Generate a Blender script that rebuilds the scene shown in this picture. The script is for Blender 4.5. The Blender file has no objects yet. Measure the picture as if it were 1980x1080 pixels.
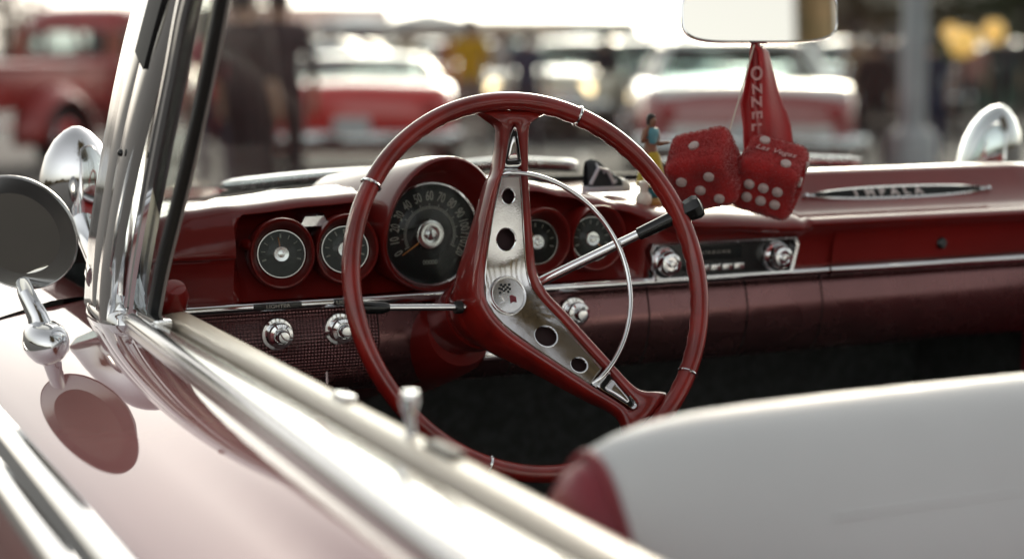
import bpy, bmesh, math, random
from mathutils import Vector, Matrix
from mathutils.geometry import tessellate_polygon
random.seed(7)
R = math.radians
S = bpy.context.scene
C = S.collection

# ------------------------------------------------------------ camera
cd = bpy.data.cameras.new('camera'); cam = bpy.data.objects.new('camera', cd); C.objects.link(cam)
CAM = Vector((-.82, -1.77, 1.30)); YAW = R(25); PITCH = math.atan(450 / 3400)
cam.location = CAM
cam.rotation_euler = (R(90) - PITCH, 0, -YAW)
cd.sensor_width = 36; cd.lens = 3400 / 1980 * 36
cd.clip_start = .05; cd.clip_end = 3000
cd.dof.use_dof = True; cd.dof.focus_distance = 2.03; cd.dof.aperture_fstop = 2.5
S.camera = cam
# ------------------------------------------------------------ sky and sun
SUN_AZ, SUN_EL = R(36), R(19)          # azimuth measured from +y towards +x
w = bpy.data.worlds.new('World'); S.world = w; w.use_nodes = True
nt = w.node_tree; bg = nt.nodes['Background']
sky = nt.nodes.new('ShaderNodeTexSky'); sky.sky_type = 'NISHITA'; sky.sun_disc = False
sky.sun_elevation = SUN_EL; sky.sun_rotation = SUN_AZ
sky.air_density = 1.0; sky.dust_density = 3.0; sky.ozone_density = 1.0
hs = nt.nodes.new('ShaderNodeHueSaturation'); hs.inputs['Saturation'].default_value = .24      # thin white haze over the blue
nt.links.new(sky.outputs[0], hs.inputs['Color']); tn = nt.nodes.new('ShaderNodeMix'); tn.data_type = 'RGBA'; tn.blend_type = 'MULTIPLY'; tn.inputs[0].default_value = 1; tn.inputs[7].default_value = (1.04, 1, .93, 1)   # warm evening haze
nt.links.new(hs.outputs[0], tn.inputs[6]); nt.links.new(tn.outputs[2], bg.inputs[0]); bg.inputs[1].default_value = .15
sd = bpy.data.lights.new('sun', 'SUN'); sun = bpy.data.objects.new('sun', sd); C.objects.link(sun)
sd.energy = .6; sd.angle = R(12); sd.color = (1, .78, .55)
sun.rotation_euler = Vector((math.sin(SUN_AZ) * math.cos(SUN_EL), math.cos(SUN_AZ) * math.cos(SUN_EL), math.sin(SUN_EL))).to_track_quat('Z', 'Y').to_euler()
S.view_settings.view_transform = 'Standard'; S.view_settings.look = 'None'
S.view_settings.exposure = .94; S.view_settings.gamma = 1
S.render.engine = 'CYCLES'
S.cycles.use_denoising = True
S.cycles.max_bounces = 10; S.cycles.transparent_max_bounces = 16; S.cycles.caustics_reflective = False; S.cycles.caustics_refractive = False
S.cycles.sample_clamp_indirect = 6

# ------------------------------------------------------------ materials
def node(nt, t, **kw):
    n = nt.nodes.new(t)
    for k, v in kw.items(): setattr(n, k, v)
    return n
def mat(name, col, rough=.5, metal=0, coat=0, coat_rough=.04, coat_ior=1.5, spec=.5, var=0, vscale=8, rvar=0, rscale=30,
        bump=0, bscale=200, sheen=0, emit=0, second=None, detail=4, aniso=None):
    m = bpy.data.materials.new(name); m.use_nodes = True
    nt = m.node_tree; b = nt.nodes['Principled BSDF']
    b.inputs['Base Color'].default_value = (*col, 1); b.inputs['Roughness'].default_value = rough
    b.inputs['Metallic'].default_value = metal; b.inputs['Coat Weight'].default_value = coat
    b.inputs['Coat Roughness'].default_value = coat_rough; b.inputs['Coat IOR'].default_value = coat_ior
    b.inputs['Specular IOR Level'].default_value = spec
    if sheen:
        b.inputs['Sheen Weight'].default_value = sheen; b.inputs['Sheen Roughness'].default_value = .4
    if emit:
        b.inputs['Emission Color'].default_value = (*col, 1); b.inputs['Emission Strength'].default_value = emit
    tc = node(nt, 'ShaderNodeTexCoord')
    if var or second:
        nz = node(nt, 'ShaderNodeTexNoise'); nz.inputs['Scale'].default_value = vscale; nz.inputs['Detail'].default_value = detail
        nt.links.new(tc.outputs['Object'], nz.inputs['Vector'])
        mx = node(nt, 'ShaderNodeMix', data_type='RGBA')
        c2 = second or tuple(max(0, c * (1 - var)) for c in col)
        mx.inputs[6].default_value = (*col, 1); mx.inputs[7].default_value = (*c2, 1)
        rp = node(nt, 'ShaderNodeMapRange'); rp.inputs[1].default_value = .35; rp.inputs[2].default_value = .65
        nt.links.new(nz.outputs[0], rp.inputs[0]); nt.links.new(rp.outputs[0], mx.inputs[0])
        nt.links.new(mx.outputs[2], b.inputs['Base Color'])
    if rvar:
        nr = node(nt, 'ShaderNodeTexNoise'); nr.inputs['Scale'].default_value = rscale; nr.inputs['Detail'].default_value = 6
        nt.links.new(tc.outputs['Object'], nr.inputs['Vector'])
        mr = node(nt, 'ShaderNodeMapRange'); mr.inputs[1].default_value = .3; mr.inputs[2].default_value = .7
        mr.inputs[3].default_value = max(0, rough - rvar); mr.inputs[4].default_value = rough + rvar
        nt.links.new(nr.outputs[0], mr.inputs[0]); nt.links.new(mr.outputs[0], b.inputs['Roughness'])
    if bump:
        nb = node(nt, 'ShaderNodeTexNoise'); nb.inputs['Scale'].default_value = bscale; nb.inputs['Detail'].default_value = 3
        nt.links.new(tc.outputs['Object'], nb.inputs['Vector'])
        bp = node(nt, 'ShaderNodeBump'); bp.inputs['Strength'].default_value = bump; bp.inputs['Distance'].default_value = .002
        nt.links.new(nb.outputs[0], bp.inputs['Height']); nt.links.new(bp.outputs[0], b.inputs['Normal'])
    return m
def glass(name, tint=(.93, .96, .95), ior=1.45, rough=0):
    m = bpy.data.materials.new(name); m.use_nodes = True; nt = m.node_tree
    nt.nodes.remove(nt.nodes['Principled BSDF']); out = nt.nodes['Material Output']
    t = node(nt, 'ShaderNodeBsdfTransparent'); t.inputs[0].default_value = (*tint, 1)
    g = node(nt, 'ShaderNodeBsdfGlossy'); g.inputs['Roughness'].default_value = rough
    lw = node(nt, 'ShaderNodeLayerWeight'); lw.inputs[0].default_value = .5
    pw = node(nt, 'ShaderNodeMath', operation='POWER'); pw.inputs[1].default_value = 5; nt.links.new(lw.outputs['Facing'], pw.inputs[0])
    f0 = ((ior - 1) / (ior + 1)) ** 2 * .6
    f = node(nt, 'ShaderNodeMath', operation='MULTIPLY_ADD'); f.inputs[1].default_value = .6; f.inputs[2].default_value = f0; nt.links.new(pw.outputs[0], f.inputs[0])
    mx = node(nt, 'ShaderNodeMixShader')
    nt.links.new(f.outputs[0], mx.inputs[0]); nt.links.new(t.outputs[0], mx.inputs[1]); nt.links.new(g.outputs[0], mx.inputs[2])
    nt.links.new(mx.outputs[0], out.inputs[0]); return m
M = dict(
    paint=mat('red_car_paint', (.22, .010, .010), .5, spec=.2, coat=1, coat_rough=.015, coat_ior=2.1, var=.15, vscale=3, bump=.012, bscale=60),
    dash=mat('maroon_dash_paint', (.175, .008, .006), .5, spec=.2, coat=.7, coat_rough=.09, coat_ior=1.5, var=.2, vscale=5, bump=.02, bscale=300, rvar=.05),
    wheel=mat('red_wheel_plastic', (.235, .010, .006), .45, spec=.3, coat=1, coat_rough=.05, var=.38, vscale=26, rvar=.12, rscale=40, bump=.02, bscale=150),
    chrome=mat('chrome', (.80, .81, .82), .05, 1, rvar=.03, rscale=25),
    chrome_soft=mat('satin_chrome', (.72, .72, .72), .22, 1, rvar=.08, rscale=60),
    plate=mat('polished_spoke_plate', (.70, .69, .69), .10, 1, rvar=.05, rscale=35, bump=.01, bscale=400),
    black=mat('black_rubber', (.012, .013, .013), .5, var=.3, vscale=40),
    blackg=mat('black_gloss_plastic', (.008, .009, .009), .18, rvar=.05),
    vinyl=mat('white_vinyl', (.60, .62, .62), .42, var=.06, vscale=5, bump=.15, bscale=700, rvar=.06),
    redvinyl=mat('red_vinyl', (.22, .018, .03), .35, var=.2, vscale=9, bump=.15, bscale=600, rvar=.08),
    mould=mat('bright_moulding', (.52, .52, .52), .16, 1),
    garnish=mat('cream_garnish_paint', (.52, .45, .35), .35, coat=.4, coat_rough=.2),
    pillarm=mat('pillar_chrome', (.84, .85, .86), .12, 1, rvar=.03),
    weather=mat('grey_weatherstrip', (.30, .28, .26), .6),
    darkvinyl=mat('dark_cushion_cloth', (.05, .02, .022), .7, var=.3, vscale=30),
    carpet=mat('charcoal_carpet', (.075, .085, .083), .95, var=.4, vscale=60, bump=.4, bscale=500),
    dial=mat('dial_black', (.008, .010, .010), .55, spec=.2, var=.3, vscale=50),
    cream=mat('cream_numeral', (.40, .38, .33), .5),
    orange=mat('orange_needle', (.55, .20, .04), .5),
    lower=mat('maroon_lower_panel', (.22, .105, .105), .26, metal=.85, coat=.2, coat_rough=.14, var=.15, vscale=12, rvar=.06),
    fuzz=mat('red_plush', (.36, .007, .007), .9, sheen=.5, var=.3, vscale=30, bump=.6, bscale=400),
    white=mat('white_felt', (.56, .50, .48), .8), pip=mat('pip_felt', (.46, .36, .34), .9, bump=.5, bscale=500), ring=mat('gauge_ring', (.42, .42, .41), .16, 1),
    pink=mat('faded_pink_print', (.50, .26, .25), .8),
    ribbon=mat('red_satin_ribbon', (.40, .008, .010), .45, sheen=.3, var=.3, vscale=14, bump=.2, bscale=300),
    mirror=mat('mirror_silver', (.80, .77, .70), .012, 1),
    skin=mat('skin', (.42, .24, .16), .55), skin2=mat('brown_skin', (.24, .12, .07), .55), hair=mat('dark_hair', (.02, .014, .011), .6),
    glass=glass('clear_glass'), carglass=glass('car_window_glass', (.55, .62, .62), 1.6),
)
# embossed grid on the left kick panel
def grid_mat():
    m = M['lower'].copy(); m.name = 'embossed_maroon_panel'; nt = m.node_tree; b = nt.nodes['Principled BSDF']
    tc = node(nt, 'ShaderNodeTexCoord'); sx = node(nt, 'ShaderNodeSeparateXYZ'); nt.links.new(tc.outputs['Object'], sx.inputs[0])
    ms = []
    for ax, k in (('X', 1500), ('Z', 1500)):
        a = node(nt, 'ShaderNodeMath', operation='MULTIPLY'); a.inputs[1].default_value = k; nt.links.new(sx.outputs[ax], a.inputs[0])
        s = node(nt, 'ShaderNodeMath', operation='SINE'); nt.links.new(a.outputs[0], s.inputs[0]); ms.append(s)
    mu = node(nt, 'ShaderNodeMath', operation='ADD'); nt.links.new(ms[0].outputs[0], mu.inputs[0]); nt.links.new(ms[1].outputs[0], mu.inputs[1])
    bp = node(nt, 'ShaderNodeBump'); bp.inputs['Strength'].default_value = .6; bp.inputs['Distance'].default_value = .0011
    nt.links.new(mu.outputs[0], bp.inputs['Height']); nt.links.new(bp.outputs[0], b.inputs['Normal'])
    return m
M['grid'] = grid_mat()

# ------------------------------------------------------------ mesh helpers
class MB:
    def __init__(s): s.v = []; s.f = []; s.mi = []
    def add(s, vs, fs, mi=0):
        o = len(s.v); s.v += [tuple(p) for p in vs]; s.f += [tuple(i + o for i in f) for f in fs]; s.mi += [mi] * len(fs); return s
    def loft(s, rings, closed=True, cap=True, mi=0):
        n = len(rings[0]); vs = [p for r in rings for p in r]; fs = []
        for i in range(len(rings) - 1):
            for j in range(n if closed else n - 1):
                a = i * n + j; b = i * n + (j + 1) % n
                fs.append((a, b, b + n, a + n))
        if cap and closed:
            fs.append(tuple(range(n - 1, -1, -1))); fs.append(tuple((len(rings) - 1) * n + j for j in range(n)))
        return s.add(vs, fs, mi)
    def tube(s, path, r, seg=12, closed=False, mi=0, flat=1.0, upv=None):
        path = [Vector(p) for p in path]; n = len(path); rings = []
        rr = r if isinstance(r, (list, tuple)) else [r] * n
        up = Vector(upv) if upv else None; prev = None
        for i, p in enumerate(path):
            a = path[(i - 1) % n] if (closed or i) else p; b = path[(i + 1) % n] if (closed or i < n - 1) else p
            d = (b - a).normalized()
            if prev is None:
                u0 = up or (Vector((0, 0, 1)) if abs(d.z) < .9 else Vector((1, 0, 0)))
            else: u0 = up or prev
            x = (u0 - d * u0.dot(d)).normalized(); y = d.cross(x); prev = x
            rings.append([p + x * (rr[i] * flat * math.cos(t)) + y * (rr[i] * math.sin(t)) for t in [2 * math.pi * k / seg for k in range(seg)]])
        if closed:
            rings.append(rings[0]); return s.loft(rings, True, False, mi)
        return s.loft(rings, True, True, mi)
    def lathe(s, prof, origin=(0, 0, 0), axis=(0, 0, 1), seg=32, mi=0, sx=1, ref=None, cap=True):
        ax = Vector(axis).normalized(); o = Vector(origin)
        rf = Vector(ref) if ref else (Vector((0, 0, 1)) if abs(ax.z) < .9 else Vector((1, 0, 0)))
        x = (rf - ax * rf.dot(ax)).normalized(); y = ax.cross(x)
        rings = [[o + ax * h + x * (r * math.cos(t)) + y * (r * sx * math.sin(t)) for t in [2 * math.pi * k / seg for k in range(seg)]] for r, h in prof]
        return s.loft(rings, True, cap, mi)
    def box(s, c, d, mi=0, rot=None):
        c = Vector(c); vs = []
        for sx in (-1, 1):
            for sy in (-1, 1):
                for sz in (-1, 1):
                    p = Vector((sx * d[0] / 2, sy * d[1] / 2, sz * d[2] / 2))
                    vs.append(c + (rot @ p if rot else p))
        return s.add(vs, [(0, 1, 3, 2), (4, 6, 7, 5), (0, 4, 5, 1), (2, 3, 7, 6), (0, 2, 6, 4), (1, 5, 7, 3)], mi)
    def xform(s, m): s.v = [tuple(m @ Vector(p)) for p in s.v]; return s
def link(name, me, mats, parent=None):
    o = bpy.data.objects.new(name, me); C.objects.link(o)
    for m in (mats if isinstance(mats, (list, tuple)) else [mats]): me.materials.append(m)
    if parent: o.parent = parent
    return o
def build(mb, name, mats, parent=None, smooth=38, bevel=0, subd=0, bseg=2):
    me = bpy.data.meshes.new(name)
    me.from_pydata([tuple(p) for p in mb.v], [], mb.f); me.polygons.foreach_set('material_index', mb.mi)
    bm = bmesh.new(); bm.from_mesh(me); bmesh.ops.remove_doubles(bm, verts=bm.verts, dist=1e-6)
    bmesh.ops.recalc_face_normals(bm, faces=bm.faces)
    if bevel:
        es = [e for e in bm.edges if len(e.link_faces) == 2 and e.calc_face_angle(0) > R(30)]
        bmesh.ops.bevel(bm, geom=es, offset=bevel, segments=bseg, affect='EDGES', profile=.6, clamp_overlap=True)
    if subd: bmesh.ops.subdivide_edges(bm, edges=bm.edges, cuts=subd, use_grid_fill=True)
    bm.to_mesh(me); bm.free()
    if smooth:
        me.polygons.foreach_set('use_smooth', [True] * len(me.polygons)); me.set_sharp_from_angle(angle=R(smooth))
    me.update()
    return link(name, me, mats, parent)
def tag(o, label, cat, group=None, kind=None):
    if label: o['label'] = label
    if cat: o['category'] = cat
    if group: o['group'] = group
    if kind: o['kind'] = kind
    return o
def empty(name, loc, rz=0, label=None, cat=None, group=None):
    o = bpy.data.objects.new(name, None); C.objects.link(o); o.location = loc; o.rotation_euler = (0, 0, rz); o.empty_display_size = .1
    if label: tag(o, label, cat, group)
    return o
def ctree(o, parent=None):
    c = o.copy(); C.objects.link(c); c.parent = parent
    for ch in o.children: ctree(ch, c)
    return c
def crom(pts, n=6, closed=False):
    P = [Vector(p) for p in pts]; out = []; m = len(P)
    for i in range(m if closed else m - 1):
        p0 = P[(i - 1) % m] if (closed or i) else P[0]; p1 = P[i]; p2 = P[(i + 1) % m]; p3 = P[(i + 2) % m] if (closed or i < m - 2) else P[m - 1]
        for k in range(n):
            t = k / n; out.append(.5 * ((2 * p1) + (p2 - p0) * t + (2 * p0 - 5 * p1 + 4 * p2 - p3) * t * t + (3 * p1 - p0 - 3 * p2 + p3) * t ** 3))
    if not closed: out.append(P[-1])
    return out
def interp(x, xs, ys):
    if x <= xs[0]: return ys[0]
    for i in range(len(xs) - 1):
        if x <= xs[i + 1]:
            t = (x - xs[i]) / (xs[i + 1] - xs[i]); return ys[i] * (1 - t) + ys[i + 1] * t
    return ys[-1]
def sinterp(x, xs, ys):
    if x <= xs[0]: return ys[0]
    for i in range(len(xs) - 1):
        if x <= xs[i + 1]:
            t = (x - xs[i]) / (xs[i + 1] - xs[i]); t = t * t * (3 - 2 * t); return ys[i] * (1 - t) + ys[i + 1] * t
    return ys[-1]
def plate_mesh(outer, holes, thick, fn, name, mats, parent, bevel=0):
    """flat plate with holes; fn maps (a, b, h) to a point, h = 0 front, -thick back"""
    loops = [list(outer)] + [list(h) for h in holes]
    tris = tessellate_polygon([[Vector((p[0], p[1], 0)) for p in l] for l in loops])
    flat = [p for l in loops for p in l]; n = len(flat)
    vs = [fn(p[0], p[1], 0) for p in flat] + [fn(p[0], p[1], -thick) for p in flat]
    fs = [tuple(t) for t in tris] + [tuple(i + n for i in reversed(t)) for t in tris]
    o = 0
    bm = bmesh.new(); bv = [bm.verts.new((p[0], p[1], 0)) for p in flat]
    for t in tris: bm.faces.new([bv[i] for i in t])
    for _ in range(5):
        es = [e for e in bm.edges if e.calc_length() > .008 and len(e.link_faces) == 2]
        if not es: break
        bmesh.ops.subdivide_edges(bm, edges=es, cuts=1); bmesh.ops.triangulate(bm, faces=[f for f in bm.faces if len(f.verts) > 3])
        bmesh.ops.beautify_fill(bm, faces=bm.faces, edges=[e for e in bm.edges if len(e.link_faces) == 2])
    bm.verts.index_update()
    fv = [v.co.copy() for v in bm.verts]; ff = [[v.index for v in f.verts] for f in bm.faces]; bm.free(); n = len(fv)
    vs = [fn(p[0], p[1], 0) for p in fv]; fs = [tuple(f) for f in ff]
    bl = [fn(p[0], p[1], -thick) for p in flat]; vs += bl
    for l in loops:
        k = len(l)
        for i in range(k): fs.append((o + i, o + (i + 1) % k, o + (i + 1) % k + n, o + i + n))
        o += k
    return build(MB().add(vs, fs), name, mats, parent, 30, bevel)
def text_mesh(s, size, depth=.0004, shear=0, bold=0):
    cu = bpy.data.curves.new('t', 'FONT'); cu.body = s; cu.size = size; cu.extrude = depth; cu.align_x = 'CENTER'; cu.align_y = 'CENTER'; cu.shear = shear; cu.offset = bold; cu.resolution_u = 3
    o = bpy.data.objects.new('t', cu); C.objects.link(o); bpy.context.view_layer.update()
    me = bpy.data.meshes.new_from_object(o.evaluated_get(bpy.context.evaluated_depsgraph_get()))
    bpy.data.objects.remove(o); bpy.data.curves.remove(cu); return me
def text(s, size, name, m, parent, origin, right, up, depth=.0004, shear=0, bold=0, stretch=1.0):
    me = text_mesh(s, size, depth, shear, bold); me.materials.clear()
    rx = Vector(right).normalized(); uy = Vector(up).normalized(); nz = rx.cross(uy)
    mt = Matrix((rx * stretch, uy, nz)).transposed().to_4x4(); mt.translation = Vector(origin)
    me.transform(mt); return link(name, me, m, parent)

# ============================================================ the convertible
BASE = Vector((.385, 0, 0))
car = empty('convertible_car', BASE, 0, 'open red convertible in the foreground with red dashboard and two-spoke wheel', 'car')
def part(mb, name, mats, smooth=38, bevel=0, bseg=2):
    o = build(mb, name, mats, car, smooth, bevel, bseg=bseg); o.matrix_parent_inverse = Matrix.Translation(-BASE); return o
def adopt(o): o.parent = car; o.matrix_parent_inverse = Matrix.Translation(-BASE); return o
CXX = .385
def wsy(x): return .765 - .743 * abs(x - .39) ** 2.07

# ---------------- door: outer skin, mouldings, inner garnish
YD = [.42, .30, .18, .06, -.06, -.18, -.30, -.42, -.54, -.66, -.78, -.90, -1.02]
def xo(y): return -.3865 + .0380 * (y - .344)
def shell(y):
    x = xo(y)
    return [(x + .008, .985), (x + .002, .9925), (x - .010, .9905), (x - .025, .9880), (-.46, .9805), (-.49, .9735), (-.52, .9645), (-.545, .9550), (-.560, .9475), (-.568, .940),
            (-.585, .929), (-.597, .915), (-.606, .88), (-.613, .80), (-.612, .66), (-.60, .50), (-.57, .36)]
def skin(y0, y1, n, fn):
    return [[Vector((x, y0 + (y1 - y0) * i / n, z)) for x, z in fn(y0 + (y1 - y0) * i / n)] for i in range(n + 1)]
door = part(MB().loft(skin(.395, -1.04, 24, shell), False, False), 'door', M['paint'], 60)
door['label'] = 'red driver door reflecting the pale sky'
def strip(prof, ys, xf=None, mb=None):
    return (mb or MB()).loft([[Vector(((xf(y) if xf else 0) + x, y, z)) for x, z in prof] for y in ys], True, True)
# chrome belt moulding: fans out towards the rear
def mould(y):
    a = xo(y); b = -.3705
    return [(a + .002, .990), (a - .0025, .9975), (a - .001, 1.0035), (a + .005, 1.0075), (a * .72 + b * .28, 1.0088), (a * .5 + b * .5, 1.0075), (b - .006, 1.0068), (b - .001, 1.0035), (b, .990)]
build(MB().loft([[Vector((x, y, z)) for x, z in mould(y)] for y in [.34 - 1.36 * i / 24 for i in range(25)]], True, True), 'belt_moulding', M['mould'], door, 50)
build(strip([(-.3695, .975), (-.3695, .992), (-.361, .992), (-.361, .975)], [.20, -1.0]), 'window_channel', M['black'], door)
build(strip([(-.3605, .93), (-.3605, 1.000), (-.357, 1.0055), (-.349, 1.0085), (-.339, 1.0095), (-.330, 1.007), (-.325, 1.001), (-.3235, .985), (-.326, .93)], [.20 - 1.2 * i / 12 for i in range(13)]), 'garnish_rail', M['garnish'], door, 50)
build(strip([(-.3245, .93), (-.318, .975), (-.315, .80), (-.315, .42), (-.33, .42)], [.22, -.98]), 'inner_panel', M['redvinyl'], door, 50)
# side spear: two chrome ribs with a dark groove
for nm, pr, mm in (('upper_spear_rib', [(-.556, .944), (-.560, .951), (-.566, .9515), (-.572, .948), (-.576, .941), (-.570, .930)], M['chrome']),
                   ('spear_groove', [(-.570, .930), (-.5745, .9405), (-.580, .9375), (-.5865, .9325), (-.584, .922)], M['black']),
                   ('lower_spear_rib', [(-.582, .922), (-.585, .9345), (-.591, .9350), (-.5985, .929), (-.602, .918), (-.595, .908)], M['chrome'])):
    build(strip(pr, [.39 - 1.42 * i / 10 for i in range(11)]), nm, mm, door, 50)
# lock button, window stop, door handle crank
lk = MB().lathe([(.0045, -.01), (.0045, .012), (.0035, .016), (.0065, .024), (.0078, .031), (.006, .037), (0, .038)], (-.3395, -.558, 1.006), seg=18)
build(lk, 'lock_button', M['chrome'], door)
build(MB().box((-.338, -.405, 1.0105), (.012, .03, .007)), 'window_stop', M['chrome_soft'], door, bevel=.002)
build(MB().box((-.338, -.62, 1.0105), (.013, .05, .006)), 'window_stop', M['black'], door, bevel=.002)
# ---------------- front fenders, hood, cowl
def hood_z(y): return interp(y, [.3, .8, 1.2, 1.8, 2.35, 2.5], [1.070, 1.070, 1.040, .995, .945, .90])
def fender_sec(y):
    zt = min(.9955, hood_z(y) - .03)
    return [(-.362, hood_z(y) - .002 if y > .8 else .985), (-.366, zt - .01 if y > .6 else .99), (-.38, zt), (-.43, zt - .004), (-.49, zt - .020), (-.545, zt - .040), (-.568, zt - .055), (-.597, zt - .080), (-.613, zt - .19), (-.61, .60), (-.57, .36)]
for sgn, nm in ((1, 'front_fender'), (-1, 'front_fender')):
    rs = [[Vector((x if sgn > 0 else 2 * CXX - x, y, z)) for x, z in fender_sec(y)] for y in [.402 + i * .14 for i in range(15)]]
    part(MB().loft(rs, False, False), nm, M['paint'], 60)
hm = []
for i in range(13):
    y = .86 + i * 1.6 / 12
    hm.append([Vector((CXX + t * .745, y, hood_z(y) + .012 * (1 - t * t) + (.010 if abs(abs(t) - .55) < .06 else 0))) for t in [-1 + k / 12 for k in range(25)]])
part(MB().loft(hm, False, False), 'hood', M['paint'], 60)
cw = []
for k in range(33):
    x = CXX - .765 + k * 1.53 / 32
    y0 = wsy(x) + .004
    cw.append([Vector((x, y0 + (.868 - y0) * t, 1.083 + (hood_z(.86) + .004 - 1.083) * t - (.10 * max(0, abs(x - CXX) - .70) * (1 + 2 * t)) - .012 * math.sin(t * 3.1))) for t in (0, .15, .3, .5, .7, .85, 1)])
cowl = part(MB().loft(cw, False, False), 'cowl', M['paint'], 60)
for k in range(9):
    build(MB().box((.05 + k * .085, .80, 1.0705), (.06, .012, .004)), 'cowl_vent', M['black'], cowl)
# radiator-side closing panels: grille bar and bumper of the own car lie below the hood edge
part(MB().box((CXX, 2.49, .70), (1.3, .05, .36)), 'grille', M['chrome_soft'], bevel=.01)
part(MB().loft([[Vector((CXX + t * .98, 2.62 - .22 * t * t, .45 + a)) for a in (0, .05, .12, .16)] for t in [-1 + k / 10 for k in range(21)]], False, False), 'front_bumper', M['chrome'])
# ---------------- windscreen
def ws_pt(x, z):
    d = x - .39; h = z - 1.088
    return Vector((.39 + d * (1 - .16 * h), wsy(x) - h * (.95 - .25 * abs(d) / .75), z))
XS = [.39 + t * .752 for t in [-1 + k / 24 for k in range(49)]]
wsg = MB().loft([[ws_pt(x, 1.088 + .40 * k / 8) for x in XS] for k in range(9)], False, False)
wo = part(wsg, 'windscreen', M['glass'], 60)
sm = wo.modifiers.new('s', 'SOLIDIFY'); sm.thickness = .004
def wsbase(off, z0): return [ws_pt(x, z0) + Vector((0, off, 0)) for x in XS]
part(MB().tube(wsbase(-.004, 1.0905), .0085, 8, upv=(0, 0, 1), flat=.8), 'lower_gasket', M['black'])
part(MB().tube(wsbase(.012, 1.089), .0075, 8, upv=(0, 0, 1), flat=.8), 'lower_windscreen_trim', M['chrome'])
part(MB().tube([ws_pt(x, 1.488) for x in XS], .022, 10, upv=(0, 1, 0)), 'header_rail', M['chrome'])
# wipers parked on the glass
for a, m_, b, piv in (((-.165, .575, 1.111), (-.005, .664, 1.1135), (.165, .728, 1.1125), (.10, .80, 1.082)),
                      ((.215, .742, 1.112), (.34, .757, 1.119), (.47, .750, 1.112), (.42, .83, 1.082)),
                      ((.60, .735, 1.110), (.78, .712, 1.116), (.945, .640, 1.1105), (.82, .79, 1.08))):
    pth = crom([a, m_, b], 6)
    wb = part(MB().tube(pth, [.005] + [.0085] * (len(pth) - 2) + [.005], 8, flat=1.0, upv=(0, 0, 1)), 'wiper', M['chrome_soft'])
    build(MB().tube([Vector(p) - Vector((0, .002, .010)) for p in pth], .003, 6), 'blade', M['black'], wb)
    build(MB().tube([m_, (Vector(m_) + Vector(piv)) / 2 + Vector((0, 0, .006)), piv], [.004, .005, .007], 8), 'arm', M['chrome'], wb)
# pillar, vent window
def bar(name, a, b, prof, m, parent=None, bev=0):
    a = Vector(a); b = Vector(b); d = (b - a).normalized(); ex = Vector((-1, 0, 0)); ex = (ex - d * ex.dot(d)).normalized(); ey = d.cross(ex)
    if ey.y > 0: ey = -ey
    mb = MB().loft([[p + ex * u + ey * v for u, v in prof] for p in (a, b)], True, True)
    return build(mb, name, m, parent, 40, bev) if parent else part(mb, name, m, 40, bev)
def bar_bend(name, pts, prof, m, parent=None):
    P = crom(pts, 8); rings = []
    for i, p in enumerate(P):
        d = (P[min(i + 1, len(P) - 1)] - P[max(i - 1, 0)]).normalized()
        ex = Vector((-1, 0, 0)); ex = (ex - d * ex.dot(d)).normalized(); ey = d.cross(ex)
        if ey.y > 0: ey = -ey
        rings.append([p + ex * u + ey * v for u, v in prof])
    mb = MB().loft(rings, True, True)
    return build(mb, name, m, parent, 40) if parent else part(mb, name, m, 40)
PA = [(-.400, .262, .985), (-.396, .243, 1.06), (-.384, .192, 1.18), (-.371, .128, 1.29), (-.357, .085, 1.37), (-.342, .030, 1.46), (-.336, 0, 1.50)]
pil = bar_bend('windscreen_pillar', PA, [(-.020, -.068), (.000, -.070), (.0055, -.066), (.0075, -.056), (.0080, -.026), (.0095, -.022), (.0100, .010), (.0085, .014), (.0105, .018), (.0105, .046), (.0090, .050), (.0070, .060), (.000, .066), (-.012, .066), (-.020, .056)], M['pillarm'])
bar_bend('pillar_inset', [(-.3800, .103, 1.285), (-.3700, .070, 1.345), (-.3540, .012, 1.44)], [(-.004, -.016), (.004, -.020), (.0048, 0), (.004, .020), (-.004, .016)], M['black'], pil)
build(MB().lathe([(.004, 0), (.004, .003), (.002, .0045), (0, .0046)], (-.3945, .150, 1.185), (-1, -.1, .1), 10), 'screw', M['blackg'], pil)
foot = MB()
foot.loft([[Vector((-.388 + math.cos(t) * a, .255 + math.sin(t) * b, z)) for t in [2 * math.pi * k / 24 for k in range(24)]] for a, b, z in ((.024, .090, .990), (.023, .088, 1.000), (.018, .080, 1.007), (.012, .070, 1.010))])
build(foot, 'pillar_foot', M['chrome'], pil)
# vent pane frame (thing > part > sub-part: pieces hang on the frame)
VA = [(-.384, .165, 1.010), (-.382, .135, 1.07), (-.377, .065, 1.18), (-.371, .008, 1.27), (-.366, -.040, 1.347), (-.361, -.105, 1.405)]
vent = bar_bend('vent_window_frame', VA + [(-.357, -.185, 1.435)], [(-.010, -.014), (.004, -.014), (.008, -.010), (.0085, -.004), (.005, -.001), (.005, .003), (.0085, .006), (.008, .012), (.004, .015), (-.010, .014)], M['chrome'])
VB = [(-.377, .110, 1.006), (-.375, .066, 1.07), (-.370, -.026, 1.18), (-.366, -.094, 1.27), (-.363, -.145, 1.347), (-.360, -.185, 1.41)]
bar_bend('vent_seal', VB + [(-.358, -.225, 1.44)], [(-.006, -.008), (.003, -.008), (.004, -.004), (.004, .003), (.003, .005), (-.003, .006), (-.006, .005)], M['black'], vent)
build(MB().tube(crom([Vector(p) + Vector((.0075, -.006, 0)) for p in VB], 5), .0020, 8), 'vent_seal_trim', M['weather'], vent)
vg = MB().loft([[Vector(a) * (1 - t) + Vector(b) * t for t in (.05, .5, .95)] for a, b in zip(VA, VB)], False, False)
vgo = build(vg, 'vent_pane', M['glass'], vent); sm = vgo.modifiers.new('s', 'SOLIDIFY'); sm.thickness = .004
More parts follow.
